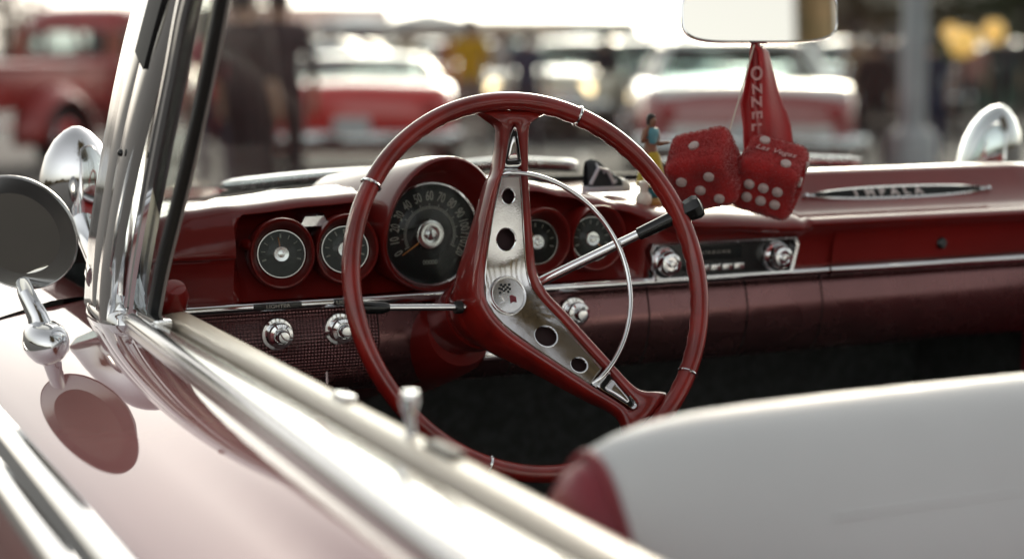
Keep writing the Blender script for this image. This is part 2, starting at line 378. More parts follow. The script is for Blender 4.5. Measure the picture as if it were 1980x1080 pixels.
build(MB().box((-.378, .115, 1.008), (.020, .13, .012)), 'vent_sill', M['chrome'], vent, bevel=.003)
build(MB().lathe([(.0, -.012), (.012, -.010), (.017, 0), (.017, .018), (.012, .028), (0, .030)], (-.345, .145, 1.015), (0, -.6, .8), 20), 'vent_crank_cap', M['dash'], vent)
# passenger side pillar, same rake
bar_bend('windscreen_pillar', [(2 * CXX - x, y, z) for x, y, z in PA], [(-.014, -.030), (.014, -.030), (.014, .030), (-.014, .030)], M['chrome'])

# ---------------- dashboard
KX = [-.37, -.33, -.29, -.242, -.226, -.13, -.072, -.056, .088, .104, .16, .205, .25, .285, .315, .345, .42, .535, .552, .566, .80, 1.00, 1.09, 1.14]
def Lf(z): return [(.45, 1.098), (.385, z - .002), (.35, z), (.32, z + .001), (.295, z + .001), (.272, z), (.258, z - .013), (.246, z - .034), (.2435, 1.052), (.252, 1.044), (.262, .985)]
def Lr(z): return [(.45, 1.100), (.385, z), (.35, z + .001), (.32, z + .001), (.295, z), (.275, z - .002), (.263, z - .011), (.281, z - .015), (.300, z - .030), (.296, 1.035), (.264, .985)]
def Lc(z): return [(.50, 1.094), (.42, z + .012), (.36, z + .012), (.31, z + .010), (.27, z + .006), (.245, z), (.228, z - .012), (.236, z - .022), (.246, z - .030), (.252, 1.02), (.258, .985)]
LP = [(.42, 1.117), (.362, 1.1245), (.338, 1.1215), (.327, 1.1125), (.303, 1.090), (.270, 1.0695), (.240, 1.0665), (.228, 1.0595), (.236, 1.0500), (.250, 1.030), (.256, .985)]
LS = [(.45, 1.100), (.40, 1.118), (.385, 1.120), (.365, 1.120), (.350, 1.118), (.340, 1.114), (.335, 1.105), (.328, 1.09), (.32, 1.07), (.31, 1.03), (.266, .985)]
KP = [Lf(1.085), Lf(1.098), Lf(1.106), Lf(1.110), Lr(1.112), Lr(1.119), Lr(1.122), LS, LS, Lr(1.124), Lr(1.127), Lr(1.118), Lr(1.107), Lr(1.098), Lc(1.089), Lc(1.082), Lc(1.076), Lc(1.069), Lc(1.068), LP, LP, LP, [(y, z - .006) for y, z in LP], [(y, z - .015) for y, z in LP]]
def prof(x):
    for i in range(len(KX) - 1):
        if x <= KX[i + 1]:
            t = min(1, max(0, (x - KX[i]) / (KX[i + 1] - KX[i]))); t = t * t * (3 - 2 * t) if KX[i + 1] - KX[i] > .03 else t
            return [(a[0] * (1 - t) + b[0] * t, a[1] * (1 - t) + b[1] * t) for a, b in zip(KP[i], KP[i + 1])]
    return KP[-1]
xs = sorted(set([round(-.355 + k * .0125, 4) for k in range(120)] + KX[1:]))
rg = []
for x in xs:
    if x > 1.13: break
    pr = crom([(0, max(.30, wsy(x) - .012), 1.084)] + [(0, min(y, wsy(x) - .02 - .004 * i) if i < 3 else y, z) for i, (y, z) in enumerate(prof(x))], 3)
    rg.append([Vector((x, p.y, p.z)) for p in pr])
dash = part(MB().loft(rg, False, False), 'dashboard', M['dash'], 55)
dash['label'] = 'glossy maroon metal dashboard with round pods'
def face_y(x, z):
    pr = prof(x); a = pr[-3:]
    return interp(-z, [-a[0][1], -a[1][1], -a[2][1]], [a[0][0], a[1][0], a[2][0]])
# chrome strip in two lengths
sp = [(.2585, .9845), (.2455, .9845), (.2420, .9875), (.2405, .9915), (.2425, .9955), (.2465, .9975), (.2585, .9975)]
for a, b in ((-.335, .605), (.6085, 1.13)):
    build(MB().loft([[Vector((a + (b - a) * k / 8, y, z)) for y, z in sp] for k in range(9)]), 'chrome_strip', M['chrome'], dash, 50)
for x0, x1, s in ((-.2225, -.1625, 'LIGHTER'), (-.1215, -.0915, 'LIGHTS')):
    build(MB().box(((x0 + x1) / 2, .2412, .9915), (x1 - x0, .004, .0075)), 'label_inset', M['blackg'], dash, bevel=.001)
    text(s, .0062, 'strip_lettering', M['cream'], dash, ((x0 + x1) / 2, .2390, .9915), (1, 0, 0), (0, 0, 1), .0002, stretch=1.25)
# lower panels
def panel(x0, x1, nm, m, curve=0):
    rr = []
    for k in range(7):
        x = x0 + (x1 - x0) * k / 6
        rr.append([Vector((x, y, z)) for y, z in ((.2620, .9840), (.2570, .9820), (.2535, .970), (.2490, .952), (.2478, .945), (.2482, .936), (.2515, .918), (.259, .897), (.274, .878), (.31, .868))])
    return build(MB().loft(rr, False, False), nm, m, dash, 55)
panel(-.335, -.062, 'embossed_panel', M['grid'])
for x0, x1 in ((-.060, .1245), (.1265, .3215), (.3240, .4750), (.4775, .5980), (.6005, 1.13)):
    panel(x0, x1, 'lower_panel', M['lower'])
# pull knobs
def pull(x, z, big=1):
    k = part(MB().lathe([(.0205, 0), (.0205, .004), (.019, .0065), (.0155, .007), (.0150, .0055), (.0150, .002)], (x, .2515, z), (0, -1, 0), 32), 'control_knob', M['chrome'])
    build(MB().lathe([(.0135, 0), (.0135, .012), (.0150, .014), (.0155, .020), (.0145, .0225), (.0105, .0235), (.0100, .021), (.0085, .0205), (.0080, .030), (.0065, .0335), (0, .0345)], (x, .2515, z), (0, -1, 0), 32), 'knob_button', M['chrome' if big else 'blackg'], k)
    return k
pull(-.192, .9565); pull(-.1125, .9575); pull(.2085, .9575)
# radio
rad = part(MB().loft([[Vector((.4335 + sx * (a if sz > 0 else a - .010), y, 1.0175 + sz * h)) for sx, sz in ((-1, -1), (-1, .6), (-.96, 1), (.96, 1), (1, .6), (1, -1))] for a, h, y in ((.118, .0255, .256), (.118, .0255, .238), (.1165, .0245, .2355), (.1125, .0215, .2365), (.1115, .0205, .246))], True, False), 'radio', M['chrome_soft'], 40)
build(MB().loft([[Vector((.4335 + sx * .114, .2455, 1.0175 + sz * .0225)) for sx, sz in ((-1, -1), (1, -1))], [Vector((.4335 + sx * .114, .2445, 1.0175 + sz * .0225)) for sx, sz in ((-1, 1), (1, 1))]], False, False), 'radio_face', M['blackg'], rad)
build(MB().box((.4175, .2425, 1.0255), (.086, .004, .017)), 'tuning_window', M['dial'], rad, bevel=.001)
text('5 6 7 8 10 12 14 16', .0062, 'tuning_numerals', M['cream'], rad, (.4175, .2400, 1.0265), (1, 0, 0), (0, 0, 1), .0001)
for k in range(5):
    build(MB().box((.3815 + k * .0182, .241, 1.0065), (.0155, .010, .0085)), 'push_button', M['chrome_soft'], rad, bevel=.0012)
for x in (.341, .5165):
    build(MB().lathe([(.0225, 0), (.0225, .004), (.0205, .010), (.0165, .013), (.0155, .022), (.0135, .0255), (.0095, .0265), (.0090, .024), (.0050, .024), (.0045, .030), (0, .031)], (x, .2465, 1.0165), (0, -1, 0), 28), 'radio_knob', M['chrome'], rad)
# glove box lid
gl = part(MB().loft([[Vector((.6125, y, z)), Vector((1.03, y, z))] for y, z in ((.2535, 1.0015), (.2475, 1.0015), (.2470, 1.006), (.2450, 1.030), (.2405, 1.0415), (.2385, 1.0445), (.2440, 1.0455))], False, False), 'glove_box_lid', M['dash'], 40)
build(MB().lathe([(.0085, 0), (.0085, .006), (.006, .009), (0, .0095)], (.800, .249, 1.0195), (0, -1, .2), 18), 'lid_button', M['blackg'], gl)
# nameplate with six raised letters
def np_pt(x, s, h):   # s across the plate -1..1 on the sloping upper panel
    return Vector((x, .3015 + .0125 * s, 1.0895 + .0145 * s)) + Vector((0, -.757, .653)) * h
npo = []
NX0, NX1 = .598, .934
for k in range(33):
    t = -1 + k / 16; x = (NX0 + NX1) / 2 + t * (NX1 - NX0) / 2; wd = .55 * (1 - abs(t) ** 2.6) + .06
    npo.append((x, wd))
vs = [[np_pt(x, -wd, .0), np_pt(x, -wd, .0030), np_pt(x, -wd * .72, .0042), np_pt(x, -wd * .62, .0022), np_pt(x, wd * .62, .0022), np_pt(x, wd * .72, .0042), np_pt(x, wd, .0030), np_pt(x, wd, .0)] for x, wd in npo]
plate = part(MB().loft(vs, True, True), 'nameplate', M['chrome_soft'], 35)
build(MB().loft([[np_pt(x, -wd * .6, .0026), np_pt(x, wd * .6, .0026)] for x, wd in npo[2:-2]], False, False), 'plate_inlay', M['dial'], plate)
for i, ch in enumerate('IMPALA'):
    x = .688 + i * .0215 + (.003 if i else 0)
    text(ch, .0175, 'letter', M['white'], plate, np_pt(x, 0, .0034), (1, 0, 0), Vector((0, .0125, .0145)), .0010, bold=.0006, stretch=1.15)
for x in (NX0 + .006, NX1 - .006):
    build(MB().lathe([(.0035, 0), (.003, .004), (0, .005)], np_pt(x, 0, .001), (0, -.757, .653), 12), 'plate_rivet', M['chrome'], plate)
# instrument hood and speedometer
def ring_pts(cx, cz, rx, rt, rb, ytop, ybot, n=48):
    o = []
    for k in range(n):
        a = 2 * math.pi * k / n; s = math.sin(a); z = s * (rt if s > 0 else rb)
        t = (s + 1) / 2
        o.append(Vector((cx + rx * math.cos(a), ybot + (ytop - ybot) * t, cz + z)))
    return o
SX, SZ = .0165, 1.0665
sh = MB().loft([ring_pts(SX, SZ, .092, .060, .060, .56, .40), ring_pts(SX, SZ, .090, .076, .070, .44, .34), ring_pts(SX, SZ, .086, .089, .070, .34, .30), ring_pts(SX, SZ, .0815, .0985, .071, .26, .268), ring_pts(SX, SZ, .0790, .1010, .0715, .215, .250),
                ring_pts(SX, SZ, .0775, .1005, .0705, .205, .2465), ring_pts(SX, SZ, .0750, .0980, .0685, .203, .2455), ring_pts(SX, SZ, .0725, .0935, .0670, .207, .248), ring_pts(SX, SZ, .0685, .0720, .0665, .262, .266), ring_pts(SX, SZ, .0655, .0655, .0655, .268, .268)], True, False)
spd = part(sh, 'speedometer', M['dash'], 60)
build(MB().lathe([(.0665, -.002), (.0665, .003), (.0655, .0045), (.0630, .0045), (.0618, .002), (.0618, -.003)], (SX, .268, SZ), (0, -1, 0), 48), 'bezel_ring', M['chrome'], spd)
build(MB().lathe([(.0625, 0), (.0600, .0005), (.055, .0008), (0, .0008)], (SX, .2695, SZ), (0, -1, 0), 48, cap=True), 'dial', M['dial'], spd)
for k in range(13):
    a = R(208 - k * 19.6)
    p = Vector((SX + .0475 * math.cos(a), .2680, SZ + .0475 * math.sin(a)))
    upv = Vector((math.cos(a), 0, math.sin(a)))
    text(str(k * 10), .0170, 'numeral', M['cream'], spd, p, Vector((upv.z, 0, -upv.x)), upv, .0003, stretch=.62, bold=.0002)
sc = MB()
for k in range(61):
    a = R(208 - k * 19.6 / 5); L = .004 if k % 5 else .007
    u = Vector((math.cos(a), 0, math.sin(a))); c = Vector((SX, .2685, SZ)) + u * (.0315 + L / 2)
    sc.box(c, (.0008, .0006, L), rot=Matrix.Rotation(math.pi / 2 - a, 3, 'Y'))
build(sc, 'scale_marks', M['cream'], spd)
build(MB().lathe([(.0195, 0), (.0195, .006), (.0180, .0085), (.0120, .0100), (.0085, .0085), (.0075, .0085), (.0060, .013), (0, .015)], (SX - .002, .2690, SZ), (0, -1, 0), 36), 'centre_cap', M['chrome_soft'], spd)
a = R(213); u = Vector((math.cos(a), 0, math.sin(a)))
build(MB().tube([Vector((SX, .2650, SZ)), Vector((SX, .2650, SZ)) + u * .046], [.0013, .0006], 6), 'needle', M['orange'], spd)
build(MB().lathe([(.0618, .004), (.050, .0125), (.030, .0185), (0, .021)], (SX, .270, SZ), (0, -1, 0), 40), 'lens', M['glass'], spd)
og = text('00000', .008, 'odometer', M['cream'], spd, (SX, .2680, SZ - .036), (1, 0, 0), (0, 0, 1), .0002)
# four small gauges
def gauge(x, z, turn, ndl, nm):
    ax = Vector((math.sin(turn), -math.cos(turn), .10)).normalized()
    def rp(rx, rt, rb, d0, d1):
        o = []
        rr = Vector((math.cos(turn), math.sin(turn), 0)); uu = rr.cross(-ax)
        if uu.z < 0: uu = -uu
        for k in range(36):
            t = 2 * math.pi * k / 36; s = math.sin(t)
            o.append(Vector((x, .262, z)) + rr * (rx * math.cos(t)) + uu * (s * (rt if s > 0 else rb)) + ax * (d0 + (d1 - d0) * (s + 1) / 2))
        return o
    g = part(MB().loft([rp(.044, .046, .046, -.045, -.045), rp(.0415, .045, .0435, -.010, -.004), rp(.0390, .0440, .0420, .008, .030), rp(.0378, .0430, .0408, .0105, .0335), rp(.0360, .0412, .0390, .0105, .0330), rp(.0345, .0385, .0372, .007, .029), rp(.0300, .0300, .0300, -.004, -.004)], True, False), 'gauge', M['dash'], 60)
    o = Vector((x, .262, z)) + ax * -.004
    build(MB().lathe([(.0298, -.002), (.0298, .002), (.0290, .0030), (.0280, .0030), (.0276, .001), (.0276, -.003)], o, ax, 36), 'bezel_ring', M['ring'], g)
    build(MB().lathe([(.0280, 0), (.020, .0003), (0, .0003)], o, ax, 36), 'dial', M['dial'], g)
    rr = Vector((math.cos(turn), math.sin(turn), 0)); uu = Vector((0, 0, 1)) - ax * ax.z; uu.normalize()
    tk = MB()
    for k in range(9):
        t = R(200 - k * 27); d = rr * math.cos(t) + uu * math.sin(t)
        tk.tube([o + d * .0195 + ax * .0008, o + d * .0245 + ax * .0008], .0006 if k % 4 else .0010, 5)
    build(tk, 'scale_marks', M['cream'], g)
    build(MB().lathe([(.0100, 0), (.0100, .0045), (.0088, .0060), (.0045, .0055), (.004, .008), (0, .009)], o, ax, 24), 'centre_cap', M['chrome_soft'], g)
    build(MB().lathe([(.0276, .002), (.020, .0085), (.010, .0112), (0, .012)], o, ax, 28), 'lens', M['glass'], g)
    d = rr * math.cos(R(ndl)) + uu * math.sin(R(ndl))
    build(MB().tube([o + ax * .0025, o + ax * .0025 + d * .021], [.0010, .0004], 6), 'needle', M['orange'], g)
    return g
gauge(-.180, 1.0515, R(-14), 100, '')['label'] = 'small round gauge nearest the windscreen pillar'
gauge(-.0985, 1.0530, R(-12), -30, ''); gauge(.1635, 1.0500, R(-4), 120, ''); gauge(.2440, 1.0505, R(-4), -40, '')
em = part(MB().loft([[Vector((-.139 + sx * a, y, 1.090 + sz * h)) for sx, sz in ((-1, -1), (-.62, 1), (.62, 1), (1, -1))] for a, h, y in ((.022, .0085, .285), (.022, .0085, .262), (.019, .0060, .257))]), 'turn_indicator_lens', M['chrome_soft'], 30)
part(MB().lathe([(.007, 0), (.007, .012), (.005, .018), (0, .019)], (-.2215, .275, 1.064), (.2, -1, 0), 16), 'toggle_switch', M['dash'])

# ---------------- steering column and levers
WC = Vector((.031, 0, 1.0355)); TT = R(19.5)
WN = Vector((0, -math.cos(TT), math.sin(TT))); WU = Vector((1, 0, 0)); WV = Vector((0, math.sin(TT), math.cos(TT)))
def wp(a, b, h=0): return WC + WU * a + WV * b + WN * h
col = part(MB().lathe([(.036, -.62), (.037, -.30), (.040, -.215), (.044, -.190), (.047, -.165), (.047, -.150)], WC, WN, 40), 'steering_column', M['dash'])
build(MB().lathe([(.0475, -.152), (.0485, -.150), (.0485, -.147), (.0475, -.145)], WC, WN, 40), 'column_collar', M['dash'], col)
build(MB().lathe([(.050, -.42), (.052, -.30), (.049, -.245), (.042, -.225)], WC + WV * -.012, WN, 36), 'column_shroud', M['dash'], col)
tl = part(MB().tube([(-.018, .080, 1.001), (-.120, .080, 1.0070)], .0042, 10), 'turn_signal_lever', M['chrome'])
build(MB().tube([(-.112, .080, 1.0065), (-.119, .080, 1.0069), (-.150, .080, 1.0088), (-.158, .080, 1.0093)], [.005, .0075, .0078, .005], 12), 'lever_tip', M['blackg'], tl)
build(MB().tube([(-.022, .080, 1.001), (-.030, .080, 1.0015)], .0075, 12), 'lever_boot', M['black'], tl)
ga = Vector((.050, .128, .998)); gb = Vector((.2605, .012, 1.1165)); gd = (gb - ga).normalized(); GL = (gb - ga).length
gs = part(MB().tube([ga + gd * GL * t for t in (0, .15, .5, .72)], [.0065, .0062, .0058, .0055], 14), 'gear_lever', M['chrome'])
build(MB().tube([ga + gd * GL * t for t in (.68, .685, .80, .90, .91)], [.006, .0075, .0082, .0085, .006], 14), 'lever_grip', M['blackg'], gs)
build(MB().lathe([(.0085, 0), (.0115, .004), (.0135, .014), (.0145, .022), (.0125, .027), (.008, .029), (0, .0295)], ga + gd * (GL * .885), gd, 8), 'lever_knob', M['blackg'], gs, 30)
# ---------------- steering wheel
RW = .2149
def wdish(r): return -.068 + .058 * min(1, (math.sqrt((max(0, r - .012)) ** 2 + .022 ** 2) - .022) / .158)
rings = []
NS = 240
for i in range(NS):
    t = 2 * math.pi * i / NS; ring = []
    ce = wp(math.cos(t) * RW, math.sin(t) * RW); er = WU * math.cos(t) + WV * math.sin(t)
    grip = .5 + .5 * math.sin(t * 64)
    for k in range(28):
        a = 2 * math.pi * k / 28; ca, sa = math.cos(a), math.sin(a)       # ca outward, sa towards driver
        r_ = .0100 + .0005 * abs(sa)
        if sa < .2 and ca < .3: r_ += .0012 * grip * min(1, (.3 - ca)) * min(1, .2 - sa + .3)
        if abs(a - R(118)) < R(5) or abs(a - R(62)) < R(5): r_ += .00035
        ring.append(ce + er * (r_ * ca) + WN * (r_ * 1.12 * sa))
    rings.append(ring)
rings.append(rings[0])
sw = part(MB().loft(rings, True, False), 'steering_wheel', M['wheel'], 50)
sw['label'] = 'red two-spoke steering wheel turned a quarter to the right'
# spoke body: correspondence of cavity edge, front shoulder
SPK = [((.0085, .1875), (-.030, .2075)), ((.004, .172), (-.0085, .1905)), ((-.0020, .1410), (-.0105, .1430)), ((-.0090, .1250), (-.0178, .1262)), ((-.0152, .0991), (-.0250, .0995)), ((-.0228, .0613), (-.0335, .0600)),
       ((-.0294, .0264), (-.0410, .0235)), ((-.0307, -.0035), (-.0425, -.0090)), ((-.0145, -.0337), (-.0245, -.0430)), ((.0266, -.0755), (.0180, -.0845)), ((.0691, -.1174), (.0612, -.1268)), ((.0745, -.1225), (.0675, -.1325)), ((.0955, -.1430), (.0915, -.1555)),
       ((.1050, -.1520), (.1000, -.1860)), ((.1140, -.1485), (.1540, -.1400)), ((.1070, -.1330), (.1225, -.1290)), ((.0941, -.1065), (.1035, -.1005)), ((.0874, -.0950), (.0975, -.0885)), ((.0543, -.0354), (.0650, -.0290)), ((.0348, -.0042), (.0460, .0010)),
       ((.0258, .0236), (.0370, .0260)), ((.0234, .0592), (.0340, .0600)), ((.0209, .1068), (.0305, .1075)), ((.0192, .1346), (.0282, .1352)), ((.0190, .1420), (.0285, .1430)), ((.0165, .172), (.0310, .1905)), ((.0135, .1875), (.0520, .2040))]
cav = [Vector((a[0], a[1], 0)) for a, b in SPK]; fro = [Vector((b[0], b[1], 0)) for a, b in SPK]
cav = crom(cav, 5, True); fro = crom(fro, 5, True)
def rad(p): return math.hypot(p[0], p[1])
bc = Vector((.015, .01, 0))
def lay(ps, dh, grow=0, deep=0):
    o = []
    for p in ps:
        r_ = rad(p); k = max(0, 1 - r_ / .20)
        q = p + (p.normalized() * grow * k if r_ > 1e-5 else Vector())
        o.append(wp(q.x, q.y, wdish(r_) + dh - deep * k))
    return o
mid = [a * .65 + b * .35 for a, b in zip(cav, fro)]; mid2 = [a * .3 + b * .7 for a, b in zip(cav, fro)]
# shoulders sit on the rim near r = .2: fade relief there
spk = MB().loft([lay(cav, -.023), lay(cav, .0015), lay([a * .88 + b * .12 for a, b in zip(cav, fro)], .0045), lay(mid, .0065), lay(mid2, .0060), lay(fro, .0010), lay(fro, -.006, .004, .006), lay(fro, -.010, .012, .030), lay(mid, -.014, .016, .050)], True, False)
spk = build(spk, 'spoke_frame', M['wheel'], sw, 55)
build(MB().lathe([(.040, -.155), (.0455, -.150), (.050, -.128), (.054, -.105), (.050, -.090), (.030, -.082)], WC, WN, 44), 'hub_cone', M['wheel'], sw, 60)
fl = MB(); fn_ = len(cav)
fl.add(lay(cav, -.022), [tuple(range(fn_))]); build(fl, 'spoke_recess', M['darkvinyl'], sw)
# chrome plates with holes
def arc_hole(c, r, n=28): return [(c[0] + r * math.cos(2 * math.pi * k / n), c[1] + r * math.sin(2 * math.pi * k / n)) for k in range(n)]
PO = [(-.0053, .1354), (-.0152, .0991), (-.0228, .0613), (-.0294, .0264), (-.0307, -.0035), (-.0240, -.0200), (-.0145, -.0337), (.0266, -.0755), (.0691, -.1174), (.0874, -.1000), (.0543, -.0354), (.0348, -.0042), (.0290, .0080), (.0258, .0236), (.0234, .0592), (.0209, .1068), (.0186, .1346)]
def dens(pts, n=4):
    o = []
    for i, p in enumerate(pts):
        q = pts[(i + 1) % len(pts)]
        o += [(p[0] + (q[0] - p[0]) * k / n, p[1] + (q[1] - p[1]) * k / n) for k in range(n)]
    return o
def shrink(pts, k, c): return [(c[0] + (p[0] - c[0]) * k, c[1] + (p[1] - c[1]) * k) for p in pts]
HOLES = [((.0040, .1120), .0092), ((.0008, .0646), .0132), ((.0342, -.0523), .0138), ((.0627, -.0911), .0102)]
pts_po = [(p[0] * .985 + .0002, p[1] * .985) for p in dens(PO)]
plate_mesh(pts_po, [list(reversed(arc_hole(c, r))) for c, r in HOLES], .004, lambda a, b, h: wp(a, b, wdish(math.hypot(a, b)) + .0005 + h), 'spoke_plate', M['plate'], sw)
edge = [wp(p[0], p[1], wdish(rad(p)) + .0012) for p in pts_po]
build(MB().tube(edge, .0010, 6, closed=True), 'plate_edge', M['chrome'], sw)
for c, r in HOLES:
    build(MB().tube([wp(p[0], p[1], wdish(rad(p)) - .0015) for p in arc_hole(c, r * .99, 32)], .0019, 8, closed=True), 'hole_grommet', M['chrome'], sw)
def ledge_tip(pts, nm):
    P = crom([(p[0], p[1], 0) for p in pts], 6, True); c = sum(P, Vector()) / len(P)
    def L(k, h):
        Q = [c + (p - c) * k for p in P]; return [wp(q.x, q.y, wdish(rad(q)) + h) for q in Q]
    build(MB().loft([L(1, -.006), L(1, .0020), L(.96, .0030), L(.88, .0030), L(.82, .0012), L(.80, -.0012)], True, False), nm, M['chrome'], sw, 50)
    build(MB().add(L(.83, -.0008), [tuple(range(len(P)))]), 'tip_recess', M['blackg'], sw)
    c = c * .985
    build(MB().loft([L(.60, -.0008), L(.58, .0016), L(.50, .0026), L(.30, .0030)], True, True), 'tip_insert', M['plate'], sw, 60)
ledge_tip([(-.0015, .1440), (-.0005, .1560), (.0045, .1760), (.0085, .1850), (.0110, .1868), (.0135, .1840), (.0160, .1700), (.0185, .1540), (.0190, .1440), (.0090, .1425)], 'spoke_tip')
ledge_tip([(.0752, -.1195), (.0850, -.1080), (.0935, -.1020), (.1010, -.1160), (.1095, -.1345), (.1135, -.1455), (.1125, -.1500), (.1075, -.1515), (.1010, -.1455), (.0890, -.1335)], 'spoke_tip')
hr = [wp(.1362 * math.cos(R(t)), .1362 * math.sin(R(t)), -.024) for t in range(92, -61, -3)]
hr = [hr[0] - WN * .006] + hr[1:-1] + [hr[-1] - WN * .006]
build(MB().tube(hr, .0030, 12), 'horn_ring', M['chrome'], sw)
build(MB().tube([wp(-.004, .1385, -.0275), wp(.018, .1378, -.0270)], .0035, 8), 'horn_ring_clamp', M['chrome'], sw)
build(MB().tube([wp(.0715, -.1195, -.0275), wp(.0895, -.1035, -.0270)], .0035, 8), 'horn_ring_clamp', M['chrome'], sw)
for cx_, cy_ in ((-.1799, .1226), (.0896, .1967), (.1808, -.1175), (-.0854, -.1965)):
    t = math.atan2(cy_, cx_); ce = wp(RW * math.cos(t), RW * math.sin(t)); er = WU * math.cos(t) + WV * math.sin(t)
    build(MB().tube([ce + er * (.0106 * math.cos(a)) + WN * (.0122 * math.sin(a)) for a in [2 * math.pi * k / 28 for k in range(28)]], .0017, 8, closed=True), 'rim_clip', M['chrome'], sw)
MC = (-.0016, .0009)
mh = wdish(0) + .001
build(MB().lathe([(.0225, 0), (.0225, .0030), (.0215, .0042), (.0200, .0035), (.0195, .0022), (.010, .0030), (0, .0034)], wp(MC[0], MC[1], mh), WN, 44), 'medallion', M['chrome_soft'], sw)
ck = MB()
for i in range(6):
    for j in range(4):
        if (i + j) % 2: continue
        a = -.0105 + i * .0026; b = .0030 + j * .0026 + .0012 * math.sin(i * 1.1) + i * .0004
        ck.box(wp(MC[0] + a, MC[1] + b, mh + .0036), (.0025, .0025, .0006), rot=Matrix((WU, WV, WN)).transposed())
build(ck, 'checkered_flag', M['blackg'], sw)
rf = MB()
for i in range(5):
    a = .0015 + i * .0016; rf.box(wp(MC[0] + a, MC[1] - .0055 + .0008 * math.sin(i), mh + .0036), (.0012, .0090 - .0006 * i, .0008), rot=Matrix((WU, WV, WN)).transposed())
build(rf, 'red_flag', M['redvinyl'], sw)
build(MB().tube([wp(MC[0] - .0125, MC[1] - .001, mh + .0038), wp(MC[0] - .0095, MC[1] - .001, mh + .0038), wp(MC[0] - .0070, MC[1] - .0075, mh + .0038), wp(MC[0] - .0115, MC[1] - .0085, mh + .0038)], .0006, 6), 'flag_stripe', M['chrome'], sw)
# ---------------- seat
def seat_prof(k=1.0, dz=0):
    P = [(-.56, .42), (-.575, .60), (-.592, .80), (-.612, .93), (-.640, .995), (-.664, 1.026), (-.690, 1.038), (-.716, 1.030), (-.742, 1.006), (-.768, .970), (-.793, .920), (-.812, .84), (-.822, .72), (-.825, .42)]
    c = (-.705, .86)
    return [(c[0] + (y - c[0]) * k, c[1] + (z - c[1]) * (1 - (1 - k) * .8) + dz) for y, z in P]
def seat_ring(x, k, dz=0): return [Vector((x, p.y, p.z)) for p in crom([(0, y, z) for y, z in seat_prof(k, dz)], 3)]
stt = part(MB().loft([seat_ring(x, k, d) for x, k, d in ((-.256, .86, -.004), (-.248, .885, -.001), (-.232, .915, .001), (-.205, .95, .002), (-.17, .978, .002), (-.12, .992, .002), (-.05, 1, .002), (.10, 1, .003), (.385, 1, .003), (.70, 1, .003), (.85, .99, .002), (.95, .96, .001), (1.02, .89, 0))], True, True), 'front_seat', M['vinyl'], 60)
stt['label'] = 'white vinyl bench seat back with red vinyl end'
build(MB().loft([seat_ring(x, k, d) for x, k, d in ((-.2575, .855, -.006), (-.270, .84, -.010), (-.281, .79, -.02), (-.287, .70, -.04), (-.289, .5, -.06))], True, True), 'seat_end', M['redvinyl'], stt, 60)
build(MB().tube(seat_ring(-.2575, .868, -.004), .0032, 8, closed=False), 'piping', M['redvinyl'], stt)
sq = crom([(0, y, z) for y, z in seat_prof()], 3)[27]
build(MB().tube([(x, sq.y * 1.0 - .0005, sq.z) for x in [-.10 + .12 * q for q in range(9)]], .0016, 6), 'seam', M['vinyl'], stt)
build(MB().loft([seat_ring(x, k, d) for x, k, d in ((1.0215, .885, -.002), (1.04, .83, -.02), (1.05, .6, -.05))], True, True), 'seat_end', M['redvinyl'], stt, 60)
part(MB().loft([[Vector((x, y, z)) for y, z in ((-.80, .42), (-.58, .55), (-.30, .60), (-.12, .585), (-.08, .54), (-.10, .42))] for x in (-.27, -.25, 1.02, 1.04)]), 'front_seat_cushion', M['darkvinyl'], 50, .02)
part(MB().loft([[Vector((x, y, z)) for y, z in ((-1.90, .45), (-1.86, .90), (-1.82, .92), (-1.75, .90), (-1.66, .60), (-1.20, .58), (-1.18, .42))] for x in (-.20, .97)]), 'rear_seat', M['redvinyl'], 50, .02)
# ---------------- cabin shell
part(MB().box((.385, .0, .27), (1.36, 2.9, .03)), 'floor', M['carpet'])
part(MB().loft([[Vector((x, y, z)) for y, z in ((.52, .28), (.72, .50), (.70, 1.0))] for x in (-.36, 1.13)], False, False), 'firewall', M['carpet'])
part(MB().box((-.345, .42, .62), (.02, .50, .66)), 'kick_panel', M['carpet'])
part(MB().loft([[Vector((2 * CXX - x, y, z)) for x, z in shell(-.3)] for y in (.395, -1.04)], False, False), 'passenger_door', M['paint'], 60)
part(MB().box((2 * CXX + .315, -.32, .74), (.03, 1.4, .50)), 'passenger_door_panel', M['redvinyl'], bevel=.01)
for sgn in (1, -1):
    rs = []
    for y in [-1.045, -1.2, -1.5, -1.9, -2.3, -2.7]:
        q = (y + 1.045)
        rs.append([Vector((x if sgn > 0 else 2 * CXX - x, y, z + (.03 * q * q if z > .9 else 0))) for x, z in [(-.33, 1.0)] + shell(y)])
    part(MB().loft(rs, False, False), 'rear_quarter', M['paint'], 60)
part(MB().loft([[Vector((CXX + t * .72, y, 1.0 + .03 * (1 - t * t) - .06 * max(0, -y - 2.2))) for t in (-1, -.5, 0, .5, 1)] for y in (-1.92, -2.2, -2.7)], False, False), 'rear_deck', M['paint'])
for x, y in ((-.50, 1.55), (1.27, 1.55), (-.50, -1.60), (1.27, -1.60)):
    wl = part(MB().lathe([(.20, -.09), (.31, -.09), (.345, -.06), (.35, 0), (.345, .06), (.31, .09), (.20, .09)], (x, y, .35), (1, 0, 0), 32), 'wheel', M['black'])
    build(MB().lathe([(.20, -.088), (.19, -.095), (.12, -.105), (0, -.11)], (x, y, .35), (1, 0, 0) if x < .3 else (-1, 0, 0), 32), 'hub_cap', M['chrome'], wl)
part(MB().box((1.135, .30, .62), (.02, .95, .74)), 'kick_panel', M['carpet'])
part(MB().box((1.10, -.32, .42), (.03, 1.4, .5)), 'passenger_door_lower', M['carpet'])
br = part(MB().box((0.0838, .235, 0.9130), (.040, .02, .012)), 'brake_release_handle', M['pillarm'], bevel=.004)
